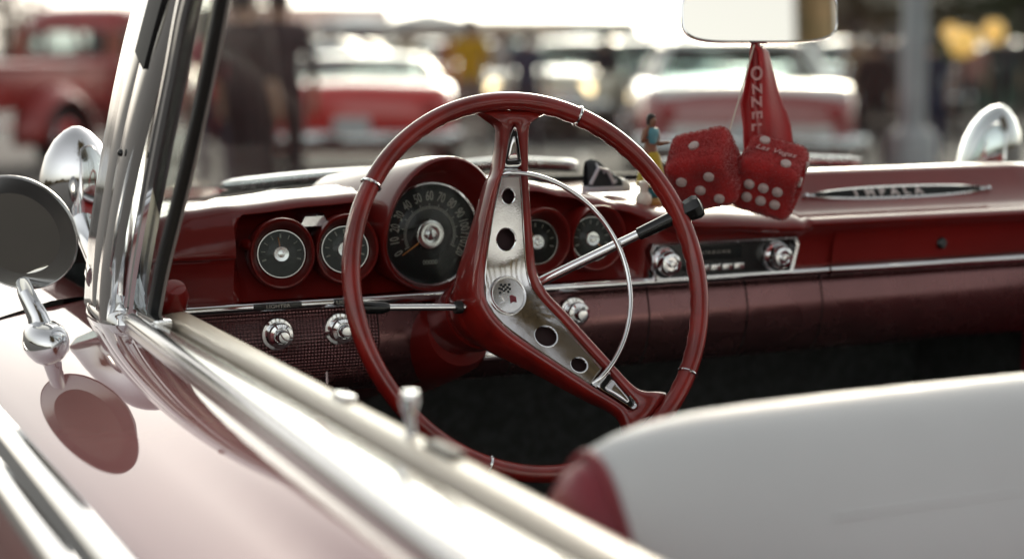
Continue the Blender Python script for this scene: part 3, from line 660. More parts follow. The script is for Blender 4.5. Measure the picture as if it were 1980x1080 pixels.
part(MB().tube([(0.0838, .240, 0.9130), (0.0838, .35, 0.9080)], .004, 8), 'brake_release_rod', M['chrome_soft'])
part(MB().box((.12, .52, .42), (.12, .02, .06), rot=Matrix.Rotation(R(-40), 3, 'X')), 'brake_pedal', M['black'], bevel=.008)
part(MB().tube([(-0.1265, .258, 0.9052), (-0.1267, .256, 0.8891)], [.0016, .0022], 8), 'hood_release_pull', M['chrome_soft'])
# ---------------- interior mirror
IM = Vector((.4335, .165, 1.3405)); nrm = Vector((-.30, -1, .105)).normalized(); mr = Vector((0, 0, 1)).cross(nrm).normalized(); mu = nrm.cross(mr)
if mr.x < 0: mr = -mr
def mirror_ring(sc, d, n=56):
    o = []
    for k in range(n):
        a = 2 * math.pi * k / n; c, s = math.cos(a), math.sin(a)
        x = .104 * sc[0] * (abs(c) ** .42) * (1 if c > 0 else -1); z = .0365 * sc[1] * (abs(s) ** .5) * (1 if s > 0 else -1)
        if z < 0: x *= 1.0
        o.append(IM + mr * x + mu * z + nrm * d)
    return o
imr = part(MB().loft([mirror_ring((.70, .45), -.022), mirror_ring((.90, .80), -.016), mirror_ring((.99, .97), -.006), mirror_ring((1, 1), 0), mirror_ring((.990, .970), .0028), mirror_ring((.975, .930), .0030), mirror_ring((.968, .915), .0022)], True, True), 'interior_mirror', M['chrome'], 50)
build(MB().loft([mirror_ring((.972, .925), .0008), mirror_ring((.972, .925), .0024)], True, True), 'mirror_glass', M['mirror'], imr, 0)
build(MB().tube([IM - nrm * .018, IM - nrm * .05 + Vector((0, 0, .05)), IM - nrm * .08 + Vector((0, 0, .12))], [.010, .007, .009], 12), 'mirror_stem', M['chrome'], imr)
# ---------------- door mirror
MH = Vector((-.4950, .222, 1.0965))
mn = Vector((-.52, -.80, -.32)).normalized()
dm = part(MB().lathe([(0, -.030), (.020, -.029), (.042, -.024), (.058, -.014), (.0665, -.003), (.0690, .003), (.0690, .006), (.0680, .0070), (.0670, .006)], MH, mn, 48), 'door_mirror', M['ring'], 50)
build(MB().lathe([(.0668, .0058), (.04, .0061), (0, .0062)], MH, mn, 48), 'mirror_glass', M['mirror'], dm)
MBZ = .9765
build(MB().tube([MH + Vector((.004, .010, -.060)), Vector((-.492, .205, 1.028)), Vector((-.483, .195, 1.005)), Vector((-.4765, .190, MBZ))], [.0085, .0095, .0115, .016], 14), 'mirror_stalk', M['chrome'], dm)
fb = MB()
fb.loft([[Vector((-.4765 + math.cos(t) * a, .185 + math.sin(t) * b, z - .10 * math.cos(t) * a * -1 * -.8)) for t in [2 * math.pi * k / 28 for k in range(28)]] for a, b, z in ((.0245, .0405, MBZ - .008), (.0250, .0410, MBZ), (.0235, .039, MBZ + .010), (.019, .032, MBZ + .018), (.011, .018, MBZ + .023))])
build(fb, 'mirror_base', M['chrome'], dm, 60)
# ---------------- spotlights
def spot(c, ax, k):
    s = part(MB().lathe([(0, .096), (.007, .0945), (.017, .0885), (.029, .076), (.0395, .057), (.0470, .032), (.0508, .003), (.0515, -.022), (.0525, -.026), (.0525, -.034), (.050, -.037)], c, ax, 48), 'spotlight', M['chrome'], 60)
    build(MB().lathe([(.0495, -.036), (.035, -.045), (0, -.050)], c, ax, 36), 'lamp_lens', M['carglass'], s)
    c = Vector(c); e = Vector(k)
    build(MB().tube([c - Vector(ax).normalized() * .015, c * .5 + e * .5 + Vector((0, 0, -.012)), e], [.018, .014, .016], 14), 'spotlight_arm', M['chrome'], s)
    build(MB().lathe([(.024, -.012), (.024, 0), (.020, .006), (.016, .008)], e, (c - e).normalized(), 24), 'spotlight_bracket', M['chrome'], s)
    return s
SAX = Vector((-.03, -.22, .97)).normalized()
spot((-.3725, .512, 1.106), SAX, (-.385, .300, 1.035))['label'] = 'chrome teardrop spotlight beside the driver pillar'
spot((1.1170, .525, 1.112), Vector((.03, -.22, .97)), (1.150, .320, 1.035))['label'] = 'chrome teardrop spotlight beyond the passenger dashboard'

# ============================================================ people (body = one skinned mesh)
def person_mesh(h, mats, pose):
    """returns mesh of a standing figure of height h facing -y; mats: shirt, trousers, skin, shoes"""
    k = h / 1.75
    J = {'pel': (0, 0, .95), 'wai': (0, .005, 1.10), 'che': (0, .01, 1.30), 'nec': (0, .01, 1.47), 'hd0': (0, -.005, 1.54), 'hd1': (0, -.015, 1.63), 'hd2': (0, -.005, 1.71), 'nose': (0, -.095, 1.61)}
    for s, n in ((-1, 'l'), (1, 'r')):
        lift = pose.get('arm_' + n, 0); st = pose.get('step', 0) * s
        J['sh' + n] = (s * .185, .01, 1.41)
        if lift == 1:      # raised forearm
            J['el' + n] = (s * .30, -.02, 1.18); J['wr' + n] = (s * .33, -.16, 1.40); hd = Vector((0, -.02, .09))
        elif lift == 2:    # forearm forward
            J['el' + n] = (s * .25, .03, 1.13); J['wr' + n] = (s * .20, -.22, 1.16); hd = Vector((-.02 * s, -.09, .01))
        else:
            J['el' + n] = (s * .245, .035, 1.13); J['wr' + n] = (s * .265, -.03, .88); hd = Vector((0, -.015, -.09))
        w_ = Vector(J['wr' + n]); J['pa' + n] = tuple(w_ + hd * .8)
        for q in range(4):
            o = Vector((0, (q - 1.5) * .018, 0)) if abs(hd.z) > .05 else Vector(((q - 1.5) * .018, 0, 0))
            J['f%d%s' % (q, n)] = tuple(w_ + hd * (1.75 - .12 * abs(q - 1.3)) + o)
        J['th' + n] = tuple(w_ + hd * .95 + Vector((-.03 * s, -.035, 0)))
        J['hi' + n] = (s * .10, 0, .90); J['kn' + n] = (s * .115, -.02 - st * .5, .50); J['an' + n] = (s * .12, .02 - st, .09); J['to' + n] = (s * .135, -.15 - st, .04)
    Rr = {'pel': (.155, .115), 'wai': (.145, .10), 'che': (.175, .115), 'nec': (.062, .062), 'hd0': (.075, .085), 'hd1': (.083, .10), 'hd2': (.07, .085), 'nose': (.014, .014)}
    E_ = [('pel', 'wai'), ('wai', 'che'), ('che', 'nec'), ('nec', 'hd0'), ('hd0', 'hd1'), ('hd1', 'hd2'), ('hd1', 'nose')]
    for n in 'lr':
        Rr.update({'sh' + n: (.075, .075), 'el' + n: (.05, .05), 'wr' + n: (.033, .033), 'pa' + n: (.038, .026), 'th' + n: (.012, .012), 'hi' + n: (.105, .11), 'kn' + n: (.072, .075), 'an' + n: (.05, .055), 'to' + n: (.045, .035)})
        for q in range(4): Rr['f%d%s' % (q, n)] = (.010, .010)
        E_ += [('che', 'sh' + n), ('sh' + n, 'el' + n), ('el' + n, 'wr' + n), ('wr' + n, 'pa' + n), ('pa' + n, 'th' + n), ('pel', 'hi' + n), ('hi' + n, 'kn' + n), ('kn' + n, 'an' + n), ('an' + n, 'to' + n)]
        E_ += [('pa' + n, 'f%d%s' % (q, n)) for q in range(4)]
    names = list(J); me = bpy.data.meshes.new('p')
    me.from_pydata([Vector(J[n]) * k for n in names], [(names.index(a), names.index(b)) for a, b in E_], [])
    o = bpy.data.objects.new('p', me); C.objects.link(o)
    o.modifiers.new('skin', 'SKIN'); sv = me.skin_vertices[0].data
    for i, n in enumerate(names):
        sv[i].radius = (Rr[n][0] * k, Rr[n][1] * k); sv[i].use_root = (n == 'pel')
    ss = o.modifiers.new('ss', 'SUBSURF'); ss.levels = 1; ss.render_levels = 1
    bpy.context.view_layer.update()
    m2 = bpy.data.meshes.new_from_object(o.evaluated_get(bpy.context.evaluated_depsgraph_get()))
    bpy.data.objects.remove(o); bpy.data.meshes.remove(me)
    m2.materials.clear()
    for m in mats: m2.materials.append(m)
    for p in m2.polygons:
        c = p.center / k; x, z = abs(c.x), c.z
        hand = (x > .225 and z < (1.04 if not pose.get('sleeve') else 1.2) and z > .7) or (x > .16 and c.y < -.08 and z > 1.0)
        p.material_index = 2 if (z > 1.475 or hand) else (0 if z > .93 else (3 if z < .085 else 1))
        p.use_smooth = True
    return m2
def hair_mesh(h, long=False):
    k = h / 1.75; mb = MB()
    rs = []
    for t, r_ in ((1.56 if not long else 1.40, .082), (1.62, .098), (1.68, .099), (1.74, .075), (1.775, .03)):
        rs.append([Vector((math.cos(a) * r_ * .92, max(math.sin(a) * r_ * 1.12, -.085 if t > 1.66 else -.03) + .012, t)) * k for a in [2 * math.pi * q / 14 for q in range(14)]])
    mb.loft(rs, True, True); return mb
def person(loc, face, h, label, cols, pose={}, skinm=None, hairm=None, long=False, group=None):
    ms = [mat('shirt_cloth', cols[0], .85, var=.25, vscale=9), mat('trouser_cloth', cols[1], .85, var=.25, vscale=9), skinm or M['skin'], M['black']]
    me = person_mesh(h, ms, pose); o = bpy.data.objects.new('person', me); C.objects.link(o)
    o.location = loc; o.rotation_euler = (0, 0, face)
    tag(o, label, 'person', group)
    build(hair_mesh(h, long), 'hair', hairm or M['hair'], o, 60)
    return o
# ============================================================ dice, ribbon, toys
RT = Vector((math.cos(YAW), -math.sin(YAW), 0)); FW = Vector((math.sin(YAW) * math.cos(PITCH), math.cos(YAW) * math.cos(PITCH), -math.sin(PITCH))); UPV = RT.cross(FW); TOW = -FW
def rcube(size, r_, n=5):
    bm = bmesh.new(); bmesh.ops.create_cube(bm, size=size)
    bmesh.ops.bevel(bm, geom=bm.edges[:], offset=r_, segments=n, affect='EDGES', profile=.5)
    bmesh.ops.subdivide_edges(bm, edges=[e for e in bm.edges if e.calc_length() > .02], cuts=3, use_grid_fill=True)
    for v in bm.verts:   # soft stuffed sides
        d = v.co.normalized(); v.co *= 1 + .03 * (1 - max(abs(d.x), abs(d.y), abs(d.z))) + random.uniform(-.004, .004)
    me = bpy.data.meshes.new('die'); bm.to_mesh(me); bm.free()
    me.polygons.foreach_set('use_smooth', [True] * len(me.polygons)); return me
DS = .078
die_me = rcube(DS, .014)
fz = MB(); fac = list(die_me.polygons); wts = [p.area for p in fac]
for p in random.choices(fac, wts, k=15000):
    vs = [die_me.vertices[i].co for i in p.vertices]; a, b = random.random(), random.random()
    if len(vs) == 4: q = vs[0].lerp(vs[1], a).lerp(vs[3].lerp(vs[2], a), b)
    else: q = vs[0] + (vs[1] - vs[0]) * a * .5 + (vs[2] - vs[0]) * b * .5
    nn = (p.normal + Vector((random.gauss(0, .5), random.gauss(0, .5), random.gauss(0, .5)))).normalized(); t = nn.orthogonal().normalized() * .00032
    L = random.uniform(.0014, .0036)
    fz.add([q - t, q + t, q + nn * L], [(0, 1, 2)])
fuzz_me = None
PIPS = {1: [(0, 0)], 2: [(-1, 1), (1, -1)], 5: [(-1, 1), (1, 1), (0, 0), (-1, -1), (1, -1)], 6: [(-1, .55), (0, .55), (1, .55), (-1, -.55), (0, -.55), (1, -.55)]}
def die(c, alpha, beta, roll, top, front, label, words=None, side=3):
    global fuzz_me
    r_ = RT * math.cos(beta) + TOW * math.sin(beta); tw = TOW * math.cos(beta) - RT * math.sin(beta)
    nf = tw * math.cos(alpha) - UPV * math.sin(alpha); ntp = tw * math.sin(alpha) + UPV * math.cos(alpha)
    Rm = Matrix.Rotation(roll, 3, TOW); r_, nf, ntp = Rm @ r_, Rm @ nf, Rm @ ntp
    o = link('fuzzy_die', die_me.copy(), M['fuzz']); o.data.materials.clear(); o.data.materials.append(M['fuzz'])
    mt = Matrix((r_, nf * -1, ntp)).transposed().to_4x4(); mt.translation = c; o.matrix_world = mt     # local: x right, -y front, z top
    tag(o, label, 'fuzzy die', 'fuzzy dice hung from the mirror')
    if fuzz_me is None: f = build(fz, 'plush_fuzz', M['fuzz'], o, 0); fuzz_me = f.data
    else: f = bpy.data.objects.new('plush_fuzz', fuzz_me); C.objects.link(f); f.parent = o
    f['kind'] = 'stuff'
    def pip(face, a, b):
        h = DS / 2 + .0026
        if face == 't': ce, ax = Vector((a, b, h)), (0, 0, 1)
        elif face == 'f': ce, ax = Vector((a, -h, b)), (0, -1, 0)
        else: ce, ax = Vector((h, a, b)), (1, 0, 0)
        build(MB().lathe([(.0069, -.003), (.0067, .0006), (.0054, .0016), (0, .0022)], ce, ax, 16), 'pip', M['pip'], o)
    sp_ = .0185
    for a, b in PIPS[top]: pip('t', a * sp_, b * sp_)
    for a, b in PIPS[front]: pip('f', a * sp_, b * sp_)
    for a, b in PIPS[5][:side]: pip('s', a * sp_, b * sp_)
    if words: text(words, .0135, 'lettering', M['pink'], o, (.0, .001, DS / 2 + .0022), Vector((1, .03, 0)), Vector((-.03, 1, 0)), .0006, shear=.35)
    return o
dR = Vector((.4358, .138, 1.1336)); dL = Vector((.3475, .152, 1.1450))
die(dR, R(42), R(13), R(-17), 2, 6, 'red plush die showing six white pips and pale script lettering', 'Las Vegas', 2)
die(dL, R(40), R(27), R(10), 1, 5, 'red plush die showing one pip above five, nearer the steering wheel', None, 0)
# cord
cordp = crom([(.4225, .160, 1.302), (.404, .156, 1.25), (.3835, .152, 1.196), (.379, .152, 1.180)], 5)
co = build(MB().tube(cordp, .0011, 6), 'hanging_cord', mat('cream_cord', (.55, .48, .40), .8)); tag(co, 'thin cream cord from the mirror to the left fuzzy die', 'cord')
co2 = build(MB().tube(crom([(.440, .168, 1.302), (.447, .192, 1.25), (.440, .190, 1.187), (.436, .165, 1.165)], 5), .0011, 6), 'hanging_cord', M['white']); tag(co2, 'thin cord behind the red ribbon down to the lettered die', 'cord')
# ribbon: a folded cloth strip looped over the mirror
def unp(px, py, y):
    d = FW + RT * ((px - 990) / 3400) - UPV * ((py - 540) / 3400); t = (y - CAM.y) / d.y; return CAM + d * t
rows = [(78, 1453, 1463), (90, 1451, 1470), (100, 1450, 1484), (125, 1448, 1490), (150, 1442, 1497), (175, 1437, 1504), (200, 1431, 1513), (220, 1433, 1522), (245, 1436, 1529), (275, 1437, 1533), (310, 1440, 1530)]
rr = []
for i, (py, a, b) in enumerate(rows):
    row = []
    for q in range(17):
        t = q / 16; yy = .172 + .007 * math.sin(t * 7 + i * .15) * min(1, i / 3) - (.012 if .28 < t < .36 else 0) * min(1, i / 4)
        row.append(unp(a + (b - a) * t, py, yy))
    rr.append(row)
rbm = MB().loft(rr, False, False); rb = build(rbm, 'ribbon', M['ribbon'], None, 70); s_ = rb.modifiers.new('s', 'SOLIDIFY'); s_.thickness = .0016
tag(rb, 'red cloth ribbon with white lettering hanging from the interior mirror', 'ribbon')
for ch, px, py, sz in (('O', 1462, 142, .024), ('Z', 1463, 172, .020), ('Z', 1462, 197, .021), ('E', 1463, 222, .021), ('L', 1462, 245, .020)):
    p = unp(px, py, .160); ax = (unp(1463, 245, .160) - unp(1460, 142, .160)).normalized(); upd = Vector((0, -1, 0)).cross(ax); upd = upd if upd.x > 0 else -upd
    text(ch, sz, 'printed_letter', M['pink'], rb, p, ax, upd, .0005, bold=.0006)
# toy sneaker
SH = Vector((.308, .345, 0)); zb = 1.1035
sk = MB().loft([[SH + Vector((x * .032, y * wd, zb + z * 1.0)) for y, z in ((-1, 0), (-1, .007), (-.9, .0085), (.9, .0085), (1, .007), (1, 0))] for x, wd in ((-1.05, .008), (-.95, .012), (-.3, .012), (.3, .014), (.8, .013), (1.05, .009), (1.12, .004))])
shoe = build(sk, 'toy_sneaker', mat('toy_white_rubber', (.55, .56, .60), .5), None, 40, .0008)
tag(shoe, 'small toy high-top sneaker on the dashboard top behind the wheel', 'toy shoe')
toy_black = mat('toy_black_canvas', (.02, .026, .03), .7)
up_ = MB().loft([[SH + Vector((x * .032, math.cos(t) * wd * .9, zb + .0085 + max(0, math.sin(t)) * hh)) for t in [math.pi * q / 10 for q in range(11)]] for x, wd, hh in ((-1.0, .009, .034), (-.8, .0115, .037), (-.45, .0118, .036), (-.1, .0118, .027), (.25, .0120, .018), (.55, .0120, .012), (.62, .012, .011))], False, False)
build(up_, 'canvas_upper', toy_black, shoe, 60)
build(MB().loft([[SH + Vector((x * .032, math.cos(t) * wd, zb + .0083 + max(0, math.sin(t)) * hh)) for t in [math.pi * q / 10 for q in range(11)]] for x, wd, hh in ((.58, .0125, .0125), (.8, .0120, .010), (1.0, .009, .006), (1.08, .004, .002))], False, False), 'toe_cap', shoe.data.materials[0], shoe, 60)
for q in range(4):
    x = .30 - q * .28; z = .020 + q * .0062
    build(MB().tube([SH + Vector((x * .032, -.011, zb + z - .006)), SH + Vector((x * .032 - .001, -.004, zb + z + .001)), SH + Vector((x * .032 - .001, .004, zb + z + .001)), SH + Vector((x * .032, .011, zb + z - .006))], .0016, 6), 'lace', shoe.data.materials[0], shoe)
build(MB().tube([SH + Vector((-.030, -.0112, zb + .012)), SH + Vector((-.018, -.0118, zb + .034)), SH + Vector((-.004, -.0118, zb + .030)), SH + Vector((.006, -.0118, zb + .012))], .0028, 6), 'side_band', shoe.data.materials[0], shoe)
# hula figurine on a round stand
FG = Vector((.352, .300, 1.0885))
fgr = empty('hula_figurine', FG, R(20), 'small hula dancer figurine in a yellow skirt on the dashboard', 'figurine')
fm = person_mesh(.112, [mat('toy_teal_top', (.05, .25, .30), .5), M['skin2'], M['skin2'], M['skin2']], {'arm_l': 1, 'arm_r': 2})
for p in fm.polygons:
    z = p.center.z / .112 * 1.75
    if p.material_index == 0 and (z < 1.2 or abs(p.center.x / .112 * 1.75) > .17): p.material_index = 2
bo = link('body', fm, [], fgr); bo.location = (0, 0, .009)
hb = build(hair_mesh(.112, True), 'hair', M['hair'], fgr, 60); hb.location = (0, 0, .009)
skt = MB(); ns = 40
skt.loft([[Vector((math.cos(t) * r_ * (1 + .05 * math.sin(t * 20)), math.sin(t) * r_ * (1 + .05 * math.sin(t * 20)), z)) for t in [2 * math.pi * q / ns for q in range(ns)]] for r_, z in ((.0085, .071), (.012, .066), (.0155, .052), (.0185, .036), (.0205, .025), (.0195, .025))], True, False)
build(skt, 'grass_skirt', mat('yellow_raffia', (.55, .43, .03), .7, var=.3, vscale=300), fgr, 60)
build(MB().lathe([(.020, 0), (.020, .004), (.018, .007), (.012, .010), (0, .011)], (0, 0, 0), (0, 0, 1), 28), 'round_stand', mat('amber_plastic', (.45, .24, .06), .25), fgr)
build(MB().lathe([(.012, .010), (.015, .014), (.015, .022), (.010, .026), (0, .027)], (0, 0, 0), (0, 0, 1), 24), 'wave_base', mat('toy_teal', (.01, .15, .20), .3), fgr)
ball = build(MB().lathe([(.0001, 0), (.007, .0015), (.0105, .006), (.011, .011), (.0095, .016), (.006, .0195), (.0055, .024), (.0075, .028), (.007, .033), (0, .036)], (.3255, .272, 1.0885), (0, 0, 1), 24), 'toy_figure', mat('toy_cream', (.75, .72, .62), .35)); tag(ball, 'tiny cream toy figure at the foot of the hula dancer', 'toy')

# ============================================================ setting
def G(px, d, z=0):
    """ground position seen at column px, d metres in front of the camera"""
    f = Vector((math.sin(YAW), math.cos(YAW), 0)); lat = (px - 990) / 3400 * d
    p = Vector((CAM.x, CAM.y, 0)) + f * d + Vector((RT.x, RT.y, 0)) * lat; p.z = z; return p
gm = MB(); n = 24
for i in range(n + 1):
    for j in range(n + 1):
        gm.v.append((-900 + 1800 * i / n, -900 + 1800 * j / n, 0))
gm.f = [(i * (n + 1) + j, (i + 1) * (n + 1) + j, (i + 1) * (n + 1) + j + 1, i * (n + 1) + j + 1) for i in range(n) for j in range(n)]; gm.mi = [0] * len(gm.f)
g = build(gm, 'ground', mat('asphalt', (.070, .066, .062), .85, second=(.048, .046, .045), vscale=1.3, bump=.4, bscale=90), None, 0); g['kind'] = 'structure'
for k in range(5):
    p = G(300 + k * 420, 17 + k); o = build(MB().box((0, 0, .004), (.12, 5.0, .004)), 'parking_line', mat('worn_white_paint', (.5, .5, .48), .8, var=.5, vscale=12)); o.location = p; o.rotation_euler = (0, 0, -YAW); o['kind'] = 'structure'

# ============================================================ background cars
glint_glow = mat('warm_glint_glow', (1, .72, .40), .3, emit=3)  # glow added to some headlights for warm blurred glints in the background
def carmat(c): return mat('car_paint', c, .35, coat=1, coat_rough=.04, coat_ior=1.6, var=.08, vscale=2)
tyre_me = MB().lathe([(.20, -.09), (.30, -.10), (.34, -.07), (.345, 0), (.34, .07), (.30, .10), (.20, .09)], (0, 0, 0), (1, 0, 0), 24)
def sedan(loc, rz, label, body, roof, group=None, tail=1.0, hgt=1.0, glint=False, plate=True, glassm=None, top_len=1.0, trunk=None):
    r_ = empty('parked_car', loc, rz, label, 'car', group)
    bmn = carmat(body); rmn = carmat(roof); tm = carmat(trunk) if trunk else bmn
    ST = [(-2.52, .62, .50, .74, .78), (-2.48, .80, .42, .86, .90), (-2.40, .88, .38, .93, .955), (-2.1, .93, .33, .965, .985), (-1.2, .95, .28, .975, 1.01), (0, .96, .26, .975, 1.0), (1.0, .95, .28, .97, 1.01), (1.8, .94, .32, .94, .99), (2.30, .91, .38, .88, .93), (2.46, .85, .43, .82, .86), (2.52, .68, .50, .74, .77)]
    rings = []
    for y, w_, zb, zs, zt in ST:
        h = [(w_ * .90, zb), (w_ * .985, zb + .10), (w_, (zb + zs) / 2), (w_ * .985, zs - .10), (w_ * .94, zs - .02), (w_ * .84, zs + .012), (w_ * .5, zt), (0, zt + .012)]
        rings.append([Vector((x, y, z)) for x, z in h] + [Vector((-x, y, z)) for x, z in reversed(h[:-1])])
    build(MB().loft(rings), 'body', bmn, r_, 50)
    if trunk:
        build(MB().loft([[Vector((x * w_, y, z)) for x, z in ((-.95, zs + .004), (-.84, zs + .022), (-.5, zt + .012), (0, zt + .024), (.5, zt + .012), (.84, zs + .022), (.95, zs + .004))] for y, w_, zb, zs, zt in ST[1:5]], False, False), 'trunk_lid', tm, r_, 60)
    a, b = -1.50 * top_len, .72; A, B = -1.08 * top_len, .08; zt = 1.0; zr = 1.36 * hgt
    def cab(y0, y1, w_, z, n=28):
        o = []
        for q in range(n):
            t = 2 * math.pi * q / n; c, s = math.cos(t), math.sin(t)
            o.append(Vector((w_ * abs(c) ** .45 * (1 if c > 0 else -1), (y0 + y1) / 2 + (y1 - y0) / 2 * abs(s) ** .55 * (1 if s > 0 else -1), z)))
        return o
    build(MB().loft([cab(a, b, .79, zt - .02), cab(a * .6 + A * .4, b * .6 + B * .4, .74, zt + (zr - zt) * .42), cab(A, B, .64, zr)], True, False), 'window_glass', glassm or M['carglass'], r_, 60)
    build(MB().loft([cab(A - .03, B + .03, .66, zr - .015), cab(A - .02, B + .03, .655, zr + .012), cab(A + .12, B - .08, .56, zr + .045), cab(A + .45, B - .4, .25, zr + .062)], True, True), 'roof', rmn, r_, 60)
    for sx in (-1, 1):
        for p0, p1 in (((sx * .765, b - .12, zt - .01), (sx * .63, B - .06, zr)), ((sx * .795, -.35, zt - .01), (sx * .655, -.42, zr)), ((sx * .76, a + .14, zt - .01), (sx * .62, A + .12, zr))):
            build(MB().tube([p0, p1], [.05, .045], 8), 'roof_pillar', rmn, r_)
        build(MB().lathe([(.10, 0), (.10, .02), (.085, .035), (0, .045)], (sx * .66, 2.47, .72), (0, 1, 0), 20), 'headlight', glint_glow if glint else M['chrome'], r_)
        build(MB().lathe([(.075, 0), (.075, .03), (.05, .05), (0, .055)], (sx * .70, -2.47, .74), (0, -1, 0), 16), 'tail_light', mat('red_lens', (.35, .01, .01), .2, coat=.5), r_)
        for y in (-1.55, 1.55):
            t = build(tyre_me, 'wheel', M['black'], r_, 40); t.location = (sx * .84, y, .345)
            hc = build(MB().lathe([(.20, .085), (.19, .10), (.10, .115), (0, .12)], (0, 0, 0), (sx, 0, 0), 20), 'hub_cap', M['chrome'], t)
    for sy in (-1, 1):
        bp = MB().loft([[Vector((tt * .97, sy * (2.66 - .16 * tt * tt), .42 + z) if True else 0) + Vector((0, -sy * dy, 0)) for z, dy in ((0, .03), (.03, 0), (.10, 0), (.14, .03))] for tt in [-1 + q / 8 for q in range(17)]], False, False)
        bo_ = build(bp, 'bumper', M['chrome'], r_, 50)
        m_ = bo_.modifiers.new('s', 'SOLIDIFY'); m_.thickness = .02
        if plate: build(MB().box((0, sy * 2.675, .60 if sy < 0 else .47), (.32, .012, .16)), 'licence_plate', mat('plate_white', (.6, .62, .64), .5), r_, bevel=.004)
    build(MB().box((0, 2.50, .62), (1.1, .05, .16)), 'grille', M['chrome_soft'], r_, bevel=.01)
    if trunk: build(MB().box((0, -2.505, .56), (1.36, .05, .16)), 'rear_panel', tm, r_, bevel=.02)
    return r_
H = -YAW      # heading away from the camera
sedan(G(700, 18.2), H + R(3), 'bright red car with pale top behind the left of the steering wheel', (.66, .016, .010), (.55, .50, .46), hgt=.86)
sedan(G(1402, 17.3), H - R(2), 'two-tone car with white roof and trunk over red body, behind the dice', (.42, .11, .11), (.72, .72, .70), trunk=(.72, .70, .68), top_len=1.1, hgt=.97)
sedan(G(1120, 27), H + R(165), 'cream car with added headlight glow beyond the steering wheel top', (.62, .55, .42), (.66, .62, .54), glint=True)
sedan(G(1225, 27), H + R(60), 'dark blue-grey car seen side on left of the dangling dice', (.03, .04, .055), (.035, .04, .05))
FAR = 'small parked cars far across the lot'
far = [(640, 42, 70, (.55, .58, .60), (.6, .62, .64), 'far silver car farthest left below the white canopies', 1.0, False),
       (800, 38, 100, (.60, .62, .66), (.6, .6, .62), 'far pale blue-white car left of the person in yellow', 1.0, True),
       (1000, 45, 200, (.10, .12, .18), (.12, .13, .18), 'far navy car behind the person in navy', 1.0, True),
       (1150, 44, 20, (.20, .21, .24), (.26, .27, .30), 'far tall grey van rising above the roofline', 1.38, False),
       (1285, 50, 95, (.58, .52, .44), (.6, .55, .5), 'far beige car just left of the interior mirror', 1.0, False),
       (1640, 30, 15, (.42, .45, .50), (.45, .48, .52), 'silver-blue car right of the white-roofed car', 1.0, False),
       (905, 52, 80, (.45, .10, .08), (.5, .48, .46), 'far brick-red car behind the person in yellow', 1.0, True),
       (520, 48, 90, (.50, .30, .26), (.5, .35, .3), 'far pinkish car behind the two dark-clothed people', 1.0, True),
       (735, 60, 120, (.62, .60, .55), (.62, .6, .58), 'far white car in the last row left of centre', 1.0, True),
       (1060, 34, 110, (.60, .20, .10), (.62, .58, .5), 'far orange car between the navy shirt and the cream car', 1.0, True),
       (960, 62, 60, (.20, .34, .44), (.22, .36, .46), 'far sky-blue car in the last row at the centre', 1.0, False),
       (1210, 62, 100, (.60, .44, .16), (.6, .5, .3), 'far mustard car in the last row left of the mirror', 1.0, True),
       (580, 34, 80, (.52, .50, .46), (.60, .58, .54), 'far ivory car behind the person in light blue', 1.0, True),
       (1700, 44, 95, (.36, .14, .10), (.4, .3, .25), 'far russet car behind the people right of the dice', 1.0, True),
       (1900, 42, 85, (.55, .48, .38), (.58, .52, .44), 'far sand-coloured car at the right behind the added glow globes', 1.0, False)]
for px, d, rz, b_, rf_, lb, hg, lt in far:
    sedan(G(px, d), H + R(rz), lb, b_, rf_, FAR, hgt=hg, glint=lt)

